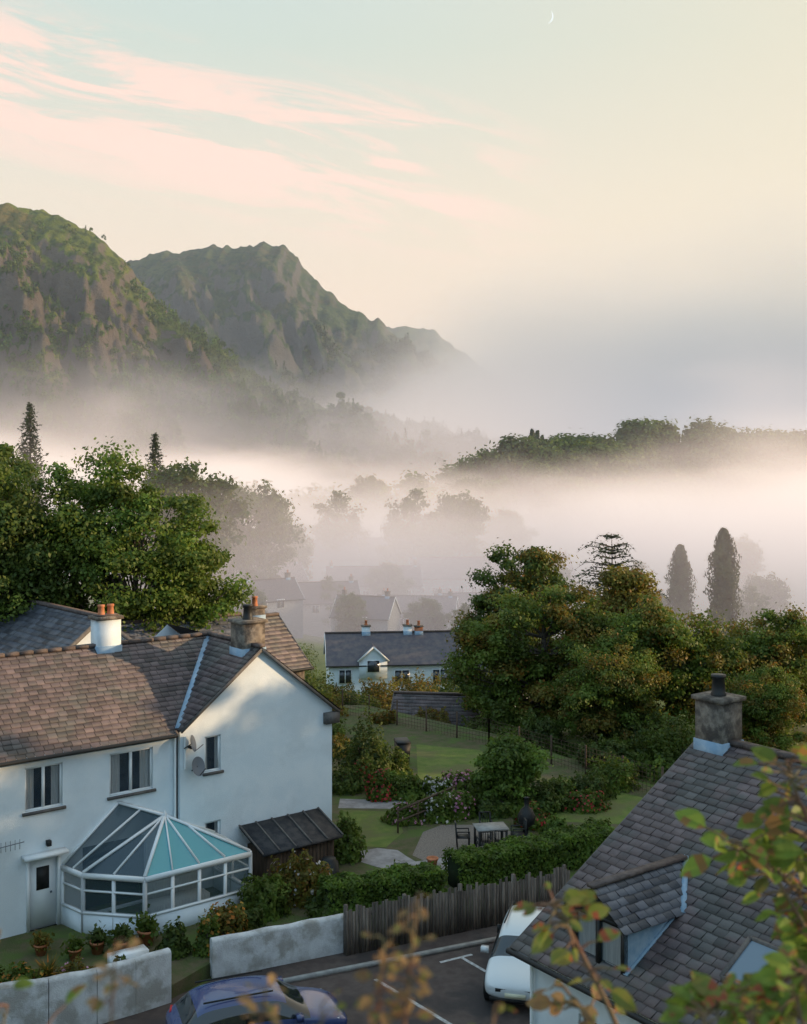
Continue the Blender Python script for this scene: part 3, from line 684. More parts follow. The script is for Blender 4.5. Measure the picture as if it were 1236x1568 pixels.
# ------------------------------------------------------------------ generic gabled house
def ghouse(name, loc, rot, L, W, E, Rg, roofm=SLATEFAR, wallm=RENDER, chim=(), wins=(), base=-2, real=False, ov=.25, dorm=()):
    e = empty(name, loc, rot); b = B()
    b.poly([(0, 0, base), (L, 0, base), (L, 0, E), (0, 0, E)], wallm); b.poly([(0, W, base), (0, W, E), (L, W, E), (L, W, base)], wallm)
    for x in (0, L): b.poly([(x, 0, base), (x, 0, E), (x, W / 2, Rg), (x, W, E), (x, W, base)], wallm)
    b.obj('walls', e); b = B()
    sl = math.hypot(W / 2, Rg - E); v = Vector((0, W / 2, Rg - E)) / sl; v2 = Vector((0, -W / 2, Rg - E)) / sl
    O = Vector((-ov, 0, E + .05)) - v * .3; O2 = Vector((-ov, W, E + .05)) - v2 * .3
    for o, vv in ((O, v), (O2, v2)):
        b.poly([o, o + Vector((L + 2 * ov, 0, 0)), o + Vector((L + 2 * ov, 0, 0)) + vv * (sl + .3), o + vv * (sl + .3)], roofm)
        if real: slates(b, o, (1, 0, 0), vv, sl + .3, lambda t: (0, L + 2 * ov), real, seed=5, course=.25, width=.33)
    b.bar((-ov, W / 2, Rg + .08), (L + ov, W / 2, Rg + .08), .26, .12, RIDGE)
    for x in (-ov, L + ov):
        b.bar((x, -.2, E - .15), (x, W / 2, Rg), .05, .16, SILL if real else PVC); b.bar((x, W + .2, E - .15), (x, W / 2, Rg), .05, .16, SILL if real else PVC)
    b.tube([(-ov, -.33, E - .12), (L + ov, -.33, E - .12)], .07, 6, BLACK)
    b.obj('roof', e)
    if chim:
        b = B()
        for x, m, h in chim: chimney(b, x, W / 2, Rg - .4, Rg + h, .7, .6, m, 1, TERRA)
        b.obj('chimneys', e)
    if wins or dorm:
        b = B()
        for x, z, w, h in wins:
            b.box(x - .08, x + w + .08, -.06, -.002, z - .08, z + h + .08, PVC); b.box(x, x + w / 2 - .04, -.075, -.062, z, z + h, GLASSD); b.box(x + w / 2 + .04, x + w, -.075, -.062, z, z + h, GLASSD)
        for x, w, zb, ztop in dorm:
            y0 = -.35
            b.box(x, x + w, y0, W / 2, zb - 1.6, zb, RENDER); b.poly([(x, y0, zb), (x + w, y0, zb), (x + w / 2, y0, ztop)], RENDER)
            b.poly([(x - .15, y0 - .15, zb - .1), (x + w / 2, y0 - .15, ztop + .05), (x + w / 2, W / 2, ztop + .05), (x - .15, W / 2, zb - .1)], roofm)
            b.poly([(x + w + .15, y0 - .15, zb - .1), (x + w / 2, y0 - .15, ztop + .05), (x + w / 2, W / 2, ztop + .05), (x + w + .15, W / 2, zb - .1)], roofm)
            b.bar((x - .15, y0 - .16, zb - .1), (x + w / 2, y0 - .16, ztop + .02), .05, .14, PVC); b.bar((x + w + .15, y0 - .16, zb - .1), (x + w / 2, y0 - .16, ztop + .02), .05, .14, PVC)
            b.box(x + w * .25, x + w * .75, y0 - .03, y0 - .002, zb - 1.1, zb, PVC); b.box(x + w * .29, x + w * .71, y0 - .05, y0 - .032, zb - 1.03, zb - .07, GLASSD)
        b.obj('windows', e)
    return e
GLASSD = M('dark_window_glass', (.03, .035, .045), rough=.08, spec=.8)
a0 = Vector((-17.5, 50)); a1 = Vector((-11.6, 43.4)); ang = math.atan2(a1.y - a0.y, a1.x - a0.x)
d = (a1 - a0).normalized()
org = a0 - d * 6 + Vector((d.y, -d.x)) * 3.6
ghouse('slate_roofed_house', (org.x, org.y, -13.6), ang, (a1 - a0).length + 6, 7.2, 4.7, 7.5, real=SLATE2, chim=[(5.2, RENDER, .8)])
ghouse('slate_roofed_house', (-10.4, 45.6, -13.6), math.radians(30), 5.0, 5.4, 4.3, 6.6, real=SLATE2)
ghouse('brown_roofed_house', (-9.9, 46.0, -13.6), math.radians(40), 7.2, 5.0, 4.4, 6.3, real=SLATE, wallm=STONE, chim=[(6.2, STONE, .45)])
ghouse('white_cottage', (-6.4, 98, -22.2), math.radians(6), 12.5, 6, 4.4, 6.6, chim=[(3.4, RENDER, .6), (7.1, RENDER, .6), (8.1, TERRA, .5), (12, RENDER, .6)],
       wins=[(.9, 2.8, 1, 1.1), (5.7, 2.6, 1.2, 1.2), (9, 2.6, 1.2, 1.2)], dorm=[(2.6, 2.4, 4.8, 5.9)])
ghouse('white_cottage', (3.5, 92, -21.2), math.radians(-35), 6, 5.4, 3.6, 5.6, chim=[(1.2, RENDER, .6)])
ghouse('outbuilding', (-.6, 60.5, -15.9), math.radians(-8), 4.3, 4.6, 1.4, 2.9, wallm=STONE, real=SLATE)
HAZEW = M('pebbledash', (.30, .29, .30), (.38, .37, .37), 3, .9)
for x, y, r, L, k in [(-20, 195, .25, 13, 1), (-30, 225, .5, 12, 1), (-5, 202, -.15, 14, 1), (7, 214, .3, 12, 1), (19, 226, -.3, 12, 1), (-16, 240, .1, 20, 1.15), (-36, 275, .25, 26, 1.4), (2, 258, .1, 24, 1.35), (-14, 295, -.1, 26, 1.6), (26, 275, .2, 16, 1.2), (-23, 172, .6, 9, .9), (-11, 174, -.3, 9, .9)]:
    ghouse('village_house', (x, y, H(x, y)), r, L, 7 * k, 4.6 * k, 7.8 * k, wallm=HAZEW, chim=[(1, STONE, .8), (L - 1, STONE, .8)], wins=[(1.5 + 3 * q, 3, 1.2, 1.2) for q in range(int((L - 2) / 3))])

# ------------------------------------------------------------------ right house
angR = math.atan2(-.804, .595)
HR = empty('slate_house', (7.31, 28.0, -13.8), angR)
Wd, EZ, RZ, LR = 6.2, 3.35, 6.95, 15
b = B(); yw = -5.85
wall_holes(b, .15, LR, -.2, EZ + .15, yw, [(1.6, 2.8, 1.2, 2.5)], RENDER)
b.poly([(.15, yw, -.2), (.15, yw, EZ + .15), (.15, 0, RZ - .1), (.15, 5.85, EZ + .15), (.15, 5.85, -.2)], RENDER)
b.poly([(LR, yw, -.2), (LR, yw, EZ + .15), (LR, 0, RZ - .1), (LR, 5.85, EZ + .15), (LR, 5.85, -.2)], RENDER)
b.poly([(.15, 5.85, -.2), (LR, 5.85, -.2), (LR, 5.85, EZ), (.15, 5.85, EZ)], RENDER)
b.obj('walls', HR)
b = B(); window(b, 1.6, 2.8, 1.2, 2.5, yw, 2); b.tube([(.3, yw - .08, -.1), (.3, yw - .08, EZ - .1)], .04, 8, PVC); b.obj('window_and_downpipe', HR)
b = B(); sr = math.hypot(Wd, RZ - EZ); vr = Vector((0, Wd, RZ - EZ)) / sr; O = Vector((-.05, -Wd, EZ))
nr = Vector((1, 0, 0)).cross(vr)
b.poly([O, O + Vector((LR, 0, 0)), Vector((LR - .05, 0, RZ)), Vector((-.05, 0, RZ))], UNDER)
b.poly([(-.05, Wd, EZ), (-.05, 0, RZ), (LR, 0, RZ), (LR, Wd, EZ)], SLATEFAR)
slates(b, O, (1, 0, 0), vr, sr, lambda v: (0, LR), SLATE, course=.22, width=.29, seed=9)
k = -.05
while k < LR: b.bar((k, 0, RZ + .05), (k + .43, 0, RZ + .05), .26, .11, RIDGE); k += .45
b.tube([(-.1, -Wd - .06, EZ - .06), (LR, -Wd - .06, EZ - .06)], .06, 8, BLACK)
b.bar((-.07, -Wd, EZ - .08), (-.07, 0, RZ - .08), .05, .16, SILL)
b.obj('roof', HR)
b = B(); chimney(b, .5, 0, RZ - .5, RZ + 1.0, .8, .75, STONE, 1, BLACK, STONE, potr=.17, poth=.42); b.obj('chimney', HR)
b = B(); x0, x1, yf = 1.3, 2.75, -5.75; zr_ = lambda y: EZ + (y + Wd) * (RZ - EZ) / Wd
zb, zE, zA = zr_(yf) + .02, 4.6, 5.15
b.box(x0, x0 + .1, yf, yf + .1, zb - .1, zE, BLACK); b.box(x1 - .1, x1, yf, yf + .1, zb - .1, zE, BLACK); b.box(x0, x1, yf, yf + .1, zb - .12, zb, BLACK); b.box(x0, x1, yf, yf + .1, zE - .08, zE, BLACK)
b.box((x0 + x1) / 2 - .05, (x0 + x1) / 2 + .05, yf, yf + .1, zb, zE - .08, BLACK)
b.poly([(x0 + .1, yf + .06, zb), (x1 - .1, yf + .06, zb), (x1 - .1, yf + .06, zE), (x0 + .1, yf + .06, zE)], GLASS)
b.poly([(x0 + .1, yf + .1, zb), (x1 - .1, yf + .1, zb), (x1 - .1, yf + .1, zE), (x0 + .1, yf + .1, zE)], CURT)
b.poly([(x0, yf, zE), (x1, yf, zE), ((x0 + x1) / 2, yf, zA)], BLACK)
yb_ = -Wd + (zE - EZ) * Wd / (RZ - EZ); yr_ = -Wd + (zA - EZ) * Wd / (RZ - EZ)
for x in (x0, x1): b.poly([(x, yf, zb), (x, yf, zE), (x, yb_, zE)], LEAD)
xm = (x0 + x1) / 2
for sx in (-1, 1):
    Oe = Vector((xm + sx * (xm - x0 + .15), yf - .18, zE - .08)); vv = (Vector((xm, yf - .18, zA + .03)) - Oe); ln = vv.length
    b.poly([Oe, Oe + Vector((0, yb_ - yf + .05, 0)), (xm, yr_, zA + .03), (xm, yf - .18, zA + .03)], UNDER)
    slates(b, Oe, (0, 1, 0), vv, ln, lambda v: (0, (yb_ - yf + .1) + (yr_ - yb_) * v / ln), SLATE2, course=.18, width=.25, seed=12)
    b.bar(Oe + Vector((0, yb_ - yf + .05, .04)), (xm, yr_ + .05, zA + .08), .12, .03, LEAD)
b.bar((xm, yf - .2, zA + .08), (xm, yr_, zA + .08), .2, .07, RIDGE)
b.bar((x1 + .02, yf, zb + .03), (x1 + .02, yb_, zE + .03), .1, .04, LEAD)
b.obj('dormer', HR)
b = B()
def rq(x, v, o): return O + Vector((x + .05, 0, 0)) + vr * v + nr * o
xa, xb, va, vb = 4.55, 5.45, 1.35, 2.35
for (p, q_) in (((xa, va), (xb, va)), ((xb, va), (xb, vb)), ((xb, vb), (xa, vb)), ((xa, vb), (xa, va))): b.bar(rq(*p, .07), rq(*q_, .07), .09, .1, SILL)
b.poly([rq(xa, va, .09), rq(xb, va, .09), rq(xb, vb, .09), rq(xa, vb, .09)], M('skylight_glass', (.14, .19, .24), rough=.15, spec=.6))
b.obj('skylight', HR)

# ------------------------------------------------------------------ cars
def carpaint(name, c): 
    m = M(name, c, rough=.25, spec=.6); m.node_tree.nodes['Principled BSDF'].inputs['Coat Weight'].default_value = .6; return m
CGL = M('car_glass', (.015, .02, .025), rough=.05, spec=.9)
RUB = M('tyre', (.02, .02, .02), rough=.9); ALLOY = M('alloy_wheel', (.35, .36, .38), rough=.35, metal=.7)
TAIL = M('tail_lamp', (.55, .02, .02), rough=.2); HEAD = M('head_lamp', (.6, .62, .65), rough=.1); PLATE = M('number_plate', (.7, .68, .5), rough=.5)
def car(name, loc, rot, paint):
    e = empty(name, loc, rot)
    S = [(0, .62, .42, .72, .78, .52), (.06, .76, .30, .86, .92, .62), (.22, .83, .24, .95, 1.02, .68), (.55, .86, .22, .97, 1.38, .60), (.85, .87, .22, .97, 1.47, .60), (1.5, .88, .22, .96, 1.51, .62),
         (2.2, .88, .22, .94, 1.49, .61), (2.55, .88, .22, .93, 1.40, .60), (3.15, .87, .22, .92, .97, .66), (3.6, .85, .24, .84, .90, .60), (3.95, .80, .28, .74, .80, .54), (4.12, .66, .36, .62, .66, .46)]
    b = B(); rings = []
    for x, w, zs, zb, zt, wt in S:
        half = [(w * .9, zs), (w, zs + .18), (w * 1.01, (zs + zb) / 2 + .1), (w * .97, zb), (wt + .04, zt - .05), (wt * .75, zt)]
        rings.append([(x, y, z) for y, z in half] + [(x, -y, z) for y, z in half[::-1]])
    n = 12
    V = [p for r in rings for p in r]
    for i in range(len(S) - 1):
        for j in range(n):
            j2 = (j + 1) % n; m = paint
            gh = 2 <= i <= 7
            if j in (3, 7) and gh: m = CGL
            if j in (4, 5, 6) and i in (7,): m = CGL
            if j in (4, 5, 6) and i in (2,): m = CGL
            b.add([V[i * n + j], V[i * n + j2], V[(i + 1) * n + j2], V[(i + 1) * n + j]], [[0, 3, 2, 1]], m)
    b.poly(rings[0], paint); b.poly(rings[-1][::-1], paint)
    me = b.mesh('body', True)
    import bmesh
    bm = bmesh.new(); bm.from_mesh(me); bmesh.ops.remove_doubles(bm, verts=bm.verts, dist=.001); bmesh.ops.recalc_face_normals(bm, faces=bm.faces); bm.to_mesh(me); bm.free()
    o = place('body', me, parent=e); md = o.modifiers.new('s', 'SUBSURF'); md.levels = 2; md.render_levels = 2
    b = B()
    for x in (.82, 3.3):
        for sgn in (-1, 1):
            y = sgn * .86; k = 20; th = np.arange(k) / k * 2 * np.pi
            for r0, ya, yb2, m in ((.36, y - sgn * .14, y - sgn * .0, BLACK), (.31, y - sgn * .16, y + sgn * .025, RUB), (.2, y + sgn * .02, y + sgn * .035, ALLOY)):
                A = np.stack([x + r0 * np.cos(th), np.full(k, ya), .31 + r0 * np.sin(th)], 1); C = A.copy(); C[:, 1] = yb2
                b.add(np.concatenate([A, C]), [[j, (j + 1) % k, k + (j + 1) % k, k + j] for j in range(k)], m); b.poly(C, m)
    b.obj('wheels', e)
    b = B()
    for s_ in (-1, 1):
        b.hexa([(.05, s_ * .52, .72), (.13, s_ * .80, .72), (.2, s_ * .78, .72), (.15, s_ * .52, .72), (.10, s_ * .50, .96), (.16, s_ * .76, .96), (.3, s_ * .72, .96), (.25, s_ * .5, .96)], TAIL)
        b.hexa([(4.02, s_ * .45, .56), (3.86, s_ * .80, .58), (3.7, s_ * .80, .58), (3.8, s_ * .45, .56), (3.98, s_ * .45, .72), (3.82, s_ * .77, .76), (3.62, s_ * .78, .78), (3.8, s_ * .45, .74)], HEAD)
        b.box(2.75, 2.9, s_ * .98 - .1, s_ * .98 + .1, .95, 1.08, paint)
        for x in (1.62,): b.box(x, x + .06, s_ * .8 - .05, s_ * .8 + .04, .98, 1.2, BLACK)
        b.bar((.7, s_ * .55, 1.49), (2.3, s_ * .55, 1.53), .03, .03, BLACK)
    b.box(-.01, .03, -.26, .26, .55, .67, PLATE); b.box(4.09, 4.13, -.26, .26, .42, .53, PLATE); b.box(4.02, 4.1, -.5, .5, .54, .62, BLACK)
    b.box(.0, .15, -.7, .7, .30, .42, BLACK); b.box(3.95, 4.08, -.65, .65, .28, .38, BLACK)
    b.obj('trim', e)
    return e
BLUE = carpaint('blue_car_paint', (.03, .05, .16)); WHITEC = carpaint('white_car_paint', (.62, .66, .68)); SILV = carpaint('silver_car_paint', (.45, .48, .5))
car('parked_car', (-5.35, 26.0, -13.79), math.radians(20), BLUE)
car('parked_car', (3.75, 32.2, -13.79), math.radians(256), WHITEC)
car('parked_car', (-1.4, 23.3, -13.79), math.radians(15), SILV)

# ------------------------------------------------------------------ garden furniture & small things
e = empty('garden_table', (3.0, 39.3, GZ + .012), math.radians(10)); b = B()
b.box(-.55, .55, -.4, .4, .71, .75, KERB)
for x in (-.48, .48):
    for y in (-.33, .33): b.box(x - .03, x + .03, y - .03, y + .03, 0, .71, BLACK)
b.obj('table', e)
def chair(x, y, r):
    e = empty('garden_chair', (x, y, GZ + .012), r); b = B(); b.box(-.22, .22, -.22, .22, .42, .45, BLACK)
    for a in (-.2, .2):
        b.bar((a, -.2, 0), (a, -.2, .64), .035, .035, BLACK); b.bar((a, .2, 0), (a, .27, .9), .035, .035, BLACK); b.bar((a, -.2, .64), (a, .24, .64), .05, .03, BLACK)
    for k in range(5): b.bar((-.16 + k * .08, .21, .46), (-.16 + k * .08, .27, .88), .03, .015, BLACK)
    b.bar((-.2, .27, .9), (.2, .27, .9), .05, .03, BLACK); b.obj('frame', e)
for a in [(2.05, 39.2, 1.6), (2.7, 38.5, 3.3), (3.3, 38.6, 3.0), (3.95, 39.5, -1.5), (2.9, 40.1, .1)]: chair(*a)
b = B(); b.lathe([(.22, 0), (.06, .08), (.06, .35), (.28, .5), (.33, .75), (.22, .98), (.09, 1.1), (.08, 1.4), (.11, 1.42), (.02, 1.44)], (0, 0, 0), BLACK, 16); b.obj('chiminea', loc=(4.35, 40.4, GZ), smooth=True)
def pot(x, y, z, s, plant=None):
    b = B(); b.lathe([(.01, 0), (.14, 0), (.2, .28), (.22, .28), (.22, .33), (.18, .33), (.17, .28), (.01, .28)], (0, 0, 0), TERRA, 16)
    if plant:
        rng = np.random.default_rng(int(x * 99) % 999); d = rng.normal(size=(260, 3)) * .12 + np.array([0, 0, .42]); b.leaves(d, .09, rng.normal(size=(260, 3)), rng, plant)
    o = b.obj('plant_pot', loc=(x, y, z)); o.scale = (s, s, s)
for a in [(.95, 37.5, GZ + .01, .9, None), (4.0, 37.9, GZ, .8, LF1), (-7.1, 31.6, GZ, 1.2, LF1), (-8.3, 31.0, GZ, 1.0, LF2), (-8.8, 30.6, GZ, .9, LF1), (-7.6, 30.9, GZ, 1.2, LF2), (-9.8, 30.9, GZ, .9, LF3)]: pot(*a)
e = empty('wheelie_bin', (-.05, 50, GZ), .2); b = B()
b.hexa([(-.24, -.3, .05), (.24, -.3, .05), (.24, .3, .05), (-.24, .3, .05), (-.3, -.36, 1.0), (.3, -.36, 1.0), (.3, .36, 1.0), (-.3, .36, 1.0)], BLACK)
b.hexa([(-.32, -.4, 1.0), (.32, -.4, 1.0), (.32, .4, 1.0), (-.32, .4, 1.0), (-.29, -.35, 1.06), (.29, -.35, 1.06), (.29, .4, 1.1), (-.29, .4, 1.1)], BLACK); b.obj('bin_body', e)
b = B(); b.lathe([(.36, 0), (.30, .7), (.22, .75), (.22, .82), (.01, .83)], (0, 0, 0), BLACK, 16); b.obj('compost_bin', loc=(-2.35, 36.0, GZ), smooth=True)
b = B(); rng = np.random.default_rng(3)
for k in range(90):
    a = rng.uniform(0, 6.3); el = rng.uniform(.1, 1.4); L = rng.uniform(.45, .75); d = np.array([math.cos(a) * math.cos(el), math.sin(a) * math.cos(el), math.sin(el)]); s_ = np.array([-math.sin(a), math.cos(a), 0]) * .025
    p1 = d * L * .5; p2 = d * L + np.array([0, 0, -.18 * L])
    b.add([-s_, s_, p1 + s_, p1 - s_, p2], [[0, 1, 2, 3]], LF3); b.add([p1 - s_, p1 + s_, p2], [[0, 1, 2]], FORG if k % 4 == 0 else LF3)
b.tube([(0, 0, -.5), (0, 0, .02)], [.07, .06], 7, BARK)
b.obj('spiky_cordyline_plant', loc=(-8.9, 28.6, GZ + .45))
b = B(); b.box(-.5, .5, -.2, .2, 0, .35, PVC); b.obj('white_planter', loc=(-7.3, 30.3, GZ), rot=.6)
b = B(); b.bar((-.2, 40.9, GZ + .8), (2.0, 43.6, GZ + .9), .06, .06, WOODD)
for t in (0, .33, .66, 1): b.bar((-.2 + 2.2 * t, 40.9 + 2.7 * t, GZ), (-.2 + 2.2 * t, 40.9 + 2.7 * t, GZ + .85 + .1 * t), .06, .06, WOODD)
b.bar((-.2, 40.9, GZ + .4), (2.0, 43.6, GZ + .45), .05, .05, WOODD); b.obj('garden_rail')
WAT = M('lake_water', (.05, .07, .08), rough=.06, spec=.8)
sheet('lake', [(45, 196), (200, 190), (420, 230), (420, 300), (160, 270), (52, 215)], -33.2, WAT)

# ------------------------------------------------------------------ foreground plants
FGG = leafmat('rose_leaf', (.16, .24, .035), (.22, .31, .05), (.26, .15, .05), .5, 6)
FGM = leafmat('mixed_leaf', (.15, .20, .04), (.22, .21, .055), (.34, .10, .05), .5, 6)
FGR = leafmat('autumn_leaf', (.26, .15, .08), (.30, .21, .09), (.18, .19, .06), .5, 6)
STEM = M('green_stem', (.14, .12, .06), (.18, .08, .05), 20, .7)
def sprig(name, pts, nl, ls, mat, seed, r=.004, side=.05):
    rng = np.random.default_rng(seed); P = np.array(pts, float); t = np.linspace(0, 1, len(P)); tt = np.linspace(0, 1, 40)
    C = np.stack([np.interp(tt, t, P[:, k]) for k in range(3)], 1)
    for _ in range(6): C[1:-1] = (C[:-2] + C[2:] + 2 * C[1:-1]) / 4
    b = B(); b.tube(C, np.linspace(r * 1.4, r * .5, 40), 6, STEM)
    for k in range(nl):
        u = rng.uniform(.35, 1) if k else 1; c = C[int(u * 39)]
        a = rng.uniform(0, 6.3); d = np.array([math.cos(a), math.sin(a) * .6, rng.uniform(-.5, .6)]); d /= np.linalg.norm(d)
        q = c + d * side * rng.uniform(.4, 1.2); b.tube([c, (c + q) / 2 + np.array([0, 0, .004]), q], [r * .6, r * .45, r * .35], 4, STEM, False)
        L = ls * rng.uniform(.5, 1.2); nrm = np.array([rng.normal() * .5, -.6 + rng.normal() * .5, .7]); w = np.cross(d, nrm); w /= np.linalg.norm(w); up = np.cross(w, d)
        prof = [(0, 0), (.2, .22), (.45, .30), (.7, .24), (.9, .1), (1, 0)]
        mid = [q + d * L * s_ - np.array([0, 0, .15 * L * s_ * s_]) for s_, _ in prof]
        for sg in (-1, 1):
            for (m0, (s0, w0)), (m1, (s1, w1)) in zip(zip(mid, prof), zip(mid[1:], prof[1:])):
                A0 = m0 + sg * w * w0 * L + up * w0 * L * .35; A1 = m1 + sg * w * w1 * L + up * w1 * L * .35
                b.add([m0, m1, A1, A0], [[0, 1, 2, 3] if sg > 0 else [3, 2, 1, 0]], mat)
    return b.obj(name, smooth=False)
sp = [
 ([(1.0, 1.9, -2.6), (.92, 2.1, -1.3), (.80, 2.2, -.95), (.70, 2.2, -.78), (.62, 2.2, -.74)], 46, .06, FGG, .005),
 ([(1.0, 1.9, -2.6), (.95, 2.1, -1.2), (.85, 2.2, -.85), (.76, 2.2, -.66), (.735, 2.2, -.585)], 60, .06, FGG, .005),
 ([(1.1, 1.9, -2.6), (1.0, 2.2, -1.1), (.86, 2.3, -.8), (.74, 2.3, -.72)], 56, .06, FGG, .005),
 ([(1.1, 1.9, -2.6), (1.0, 2.2, -1.2), (.86, 2.3, -.95), (.74, 2.3, -.82)], 46, .06, FGM, .005),
 ([(1.1, 1.9, -2.6), (1.0, 2.2, -1.2), (.90, 2.3, -1.0), (.80, 2.3, -.92)], 46, .06, FGG, .005),
 ([(1.0, 1.7, -2.6), (.80, 1.9, -1.2), (.68, 2.0, -1.0), (.62, 2.0, -.94)], 34, .055, FGM, .004),
 ([(.5, 1.5, -2.6), (.42, 1.8, -1.2), (.36, 1.9, -.95), (.28, 1.95, -.80), (.25, 1.95, -.76)], 40, .042, FGM, .005),
 ([(.5, 1.5, -2.6), (.45, 1.8, -1.3), (.36, 1.9, -1.0), (.27, 1.95, -.9)], 40, .042, FGR, .005),
 ([(0, 1.0, -2.5), (-.02, 1.2, -1.0), (.0, 1.25, -.62), (.015, 1.25, -.48)], 52, .018, FGR, .003),
 ([(0, 1.0, -2.5), (-.06, 1.2, -1.0), (-.03, 1.25, -.62), (-.02, 1.25, -.53)], 46, .018, FGR, .003),
 ([(-.3, 1.0, -2.5), (-.33, 1.2, -1.0), (-.32, 1.25, -.62), (-.315, 1.25, -.53)], 30, .018, FGR, .002),
 ([(-.15, 1.0, -2.5), (-.17, 1.2, -1.0), (-.16, 1.25, -.65), (-.15, 1.25, -.58)], 30, .018, FGR, .002),
 ([(-.08, 1.0, -2.5), (-.1, 1.2, -1.0), (-.09, 1.25, -.68), (-.09, 1.25, -.60)], 26, .02, FGM, .002),
 ([(.08, 1.0, -2.5), (.1, 1.2, -1.0), (.09, 1.25, -.68), (.1, 1.25, -.60)], 26, .02, FGM, .002),
 ([(-.6, 1.2, -2.5), (-.56, 1.4, -.9), (-.53, 1.5, -.62)], 22, .05, FGG, .003),
 ([(-.6, 1.2, -2.5), (-.56, 1.4, -1.0), (-.52, 1.5, -.72)], 34, .045, FGG, .003),
 ([(-.5, 1.2, -2.5), (-.5, 1.4, -1.1), (-.47, 1.5, -.75)], 34, .035, FGG, .003),
 ([(.6, 1.3, -2.4), (.5, 1.6, -1.1), (.44, 1.7, -.83), (.5, 1.75, -.83)], 50, .045, FGG, .004),
 ([(.8, 1.3, -2.4), (.66, 1.6, -1.1), (.58, 1.7, -.80), (.62, 1.75, -.78)], 60, .045, FGG, .004),
 ([(.7, 1.3, -2.4), (.6, 1.6, -1.1), (.52, 1.7, -.83), (.5, 1.75, -.83)], 52, .045, FGM, .004),
 ([(-.4, 1.3, -2.4), (-.42, 1.5, -1.1), (-.40, 1.6, -.80)], 24, .03, FGG, .003),
]
for i, (p, n, ls, m, r) in enumerate(sp): sprig('foreground_plant', p, n, ls, m, 100 + i, r, ls * .9)

# ------------------------------------------------------------------ mist (volumes in the valley, with added glow)
def volbox(name, x0, x1, y0, y1, z0, z1, build, rate):
    m = bpy.data.materials.new(name); m.use_nodes = True; nt = m.node_tree; nt.nodes.clear()
    out = nt.nodes.new('ShaderNodeOutputMaterial')
    tc = nt.nodes.new('ShaderNodeTexCoord'); sp_ = nt.nodes.new('ShaderNodeSeparateXYZ'); nt.links.new(tc.outputs['Object'], sp_.inputs[0])
    dens, col, em, emcol = build(nt, tc.outputs['Object'], sp_.outputs[0], sp_.outputs[1], sp_.outputs[2])
    vs = nt.nodes.new('ShaderNodeVolumeScatter'); vs.inputs['Color'].default_value = (*col, 1); vs.inputs['Anisotropy'].default_value = .1
    setin(nt, vs.inputs['Density'], dens)
    ve = nt.nodes.new('ShaderNodeEmission'); setin(nt, ve.inputs[0], emcol)  # added glow stands in for light scattered many times inside the mist
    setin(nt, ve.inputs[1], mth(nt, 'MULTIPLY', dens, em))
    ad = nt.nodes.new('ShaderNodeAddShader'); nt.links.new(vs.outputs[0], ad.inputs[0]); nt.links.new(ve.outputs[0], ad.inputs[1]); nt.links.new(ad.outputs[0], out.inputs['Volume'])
    try: m.cycles.volume_step_rate = rate
    except Exception as ex: print('steprate', ex)
    b = B(); b.box(x0, x1, y0, y1, z0, z1, m); return b.obj(name)
def mp(nt, v, s):
    n = nt.nodes.new('ShaderNodeMapping'); nt.links.new(v, n.inputs[0]); n.inputs['Scale'].default_value = s; return n.outputs[0]
def fa(nt, v, x, y, z):
    n = ntex(nt, mp(nt, v, (1 / 75, 1 / 95, 1 / 26)), 1, 3, .6)
    top = mth(nt, 'ADD', mth(nt, 'MULTIPLY_ADD', n, 50, -33.5), sstep(nt, x, -70, 0, 8, 0))
    top = mth(nt, 'ADD', top, mth(nt, 'MULTIPLY', sstep(nt, x, 14, 45, 0, 13), sstep(nt, y, 180, 300, 1, 0)))
    d = sstep(nt, mth(nt, 'SUBTRACT', top, z), -8, 14)
    d = mth(nt, 'MULTIPLY', d, sstep(nt, y, 100, 170, .25, 1))
    ec = mix(nt, sstep(nt, z, -34, 2), (.95, .76, .84), (1, .72, .60))  # glow tint painted by height: mauve low down, peach near the top
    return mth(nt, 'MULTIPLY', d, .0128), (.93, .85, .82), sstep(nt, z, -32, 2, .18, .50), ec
def fb(nt, v, x, y, z):
    n = ntex(nt, mp(nt, v, (1 / 170, 1 / 220, 1 / 75)), 1, 4, .62)
    front = sstep(nt, y, 690, 820, 1, 0)
    top = mth(nt, 'ADD', mth(nt, 'MULTIPLY_ADD', n, 140, -67), mth(nt, 'ADD', mth(nt, 'MULTIPLY', sstep(nt, x, -90, 250), mth(nt, 'MULTIPLY', front, 85)),
              mth(nt, 'MULTIPLY', sstep(nt, x, -90, 120), mth(nt, 'MULTIPLY_ADD', front, -75, 95))))
    d = sstep(nt, mth(nt, 'SUBTRACT', top, z), -70, 55)
    d = mth(nt, 'MULTIPLY', d, sstep(nt, y, 550, 650))
    ec = mix(nt, sstep(nt, x, 0, 220), (1, .74, .62), (.86, .80, .86))  # glow tint painted across the bank: peach at left, lilac at right
    em = mth(nt, 'MULTIPLY', sstep(nt, z, -20, 110, .47, .12), sstep(nt, x, -40, 220, 1, .62))  # added glow fades with height and towards the right
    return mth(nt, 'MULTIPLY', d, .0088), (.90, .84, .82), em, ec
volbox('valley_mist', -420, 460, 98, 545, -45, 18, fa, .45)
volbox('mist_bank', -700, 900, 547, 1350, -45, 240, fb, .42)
volbox('valley_haze', -3000, 3000, 96, 5200, -50, 420, lambda nt, v, x, y, z: (.00012, (.88, .94, 1), .28, (.8, .88, 1)), 1)

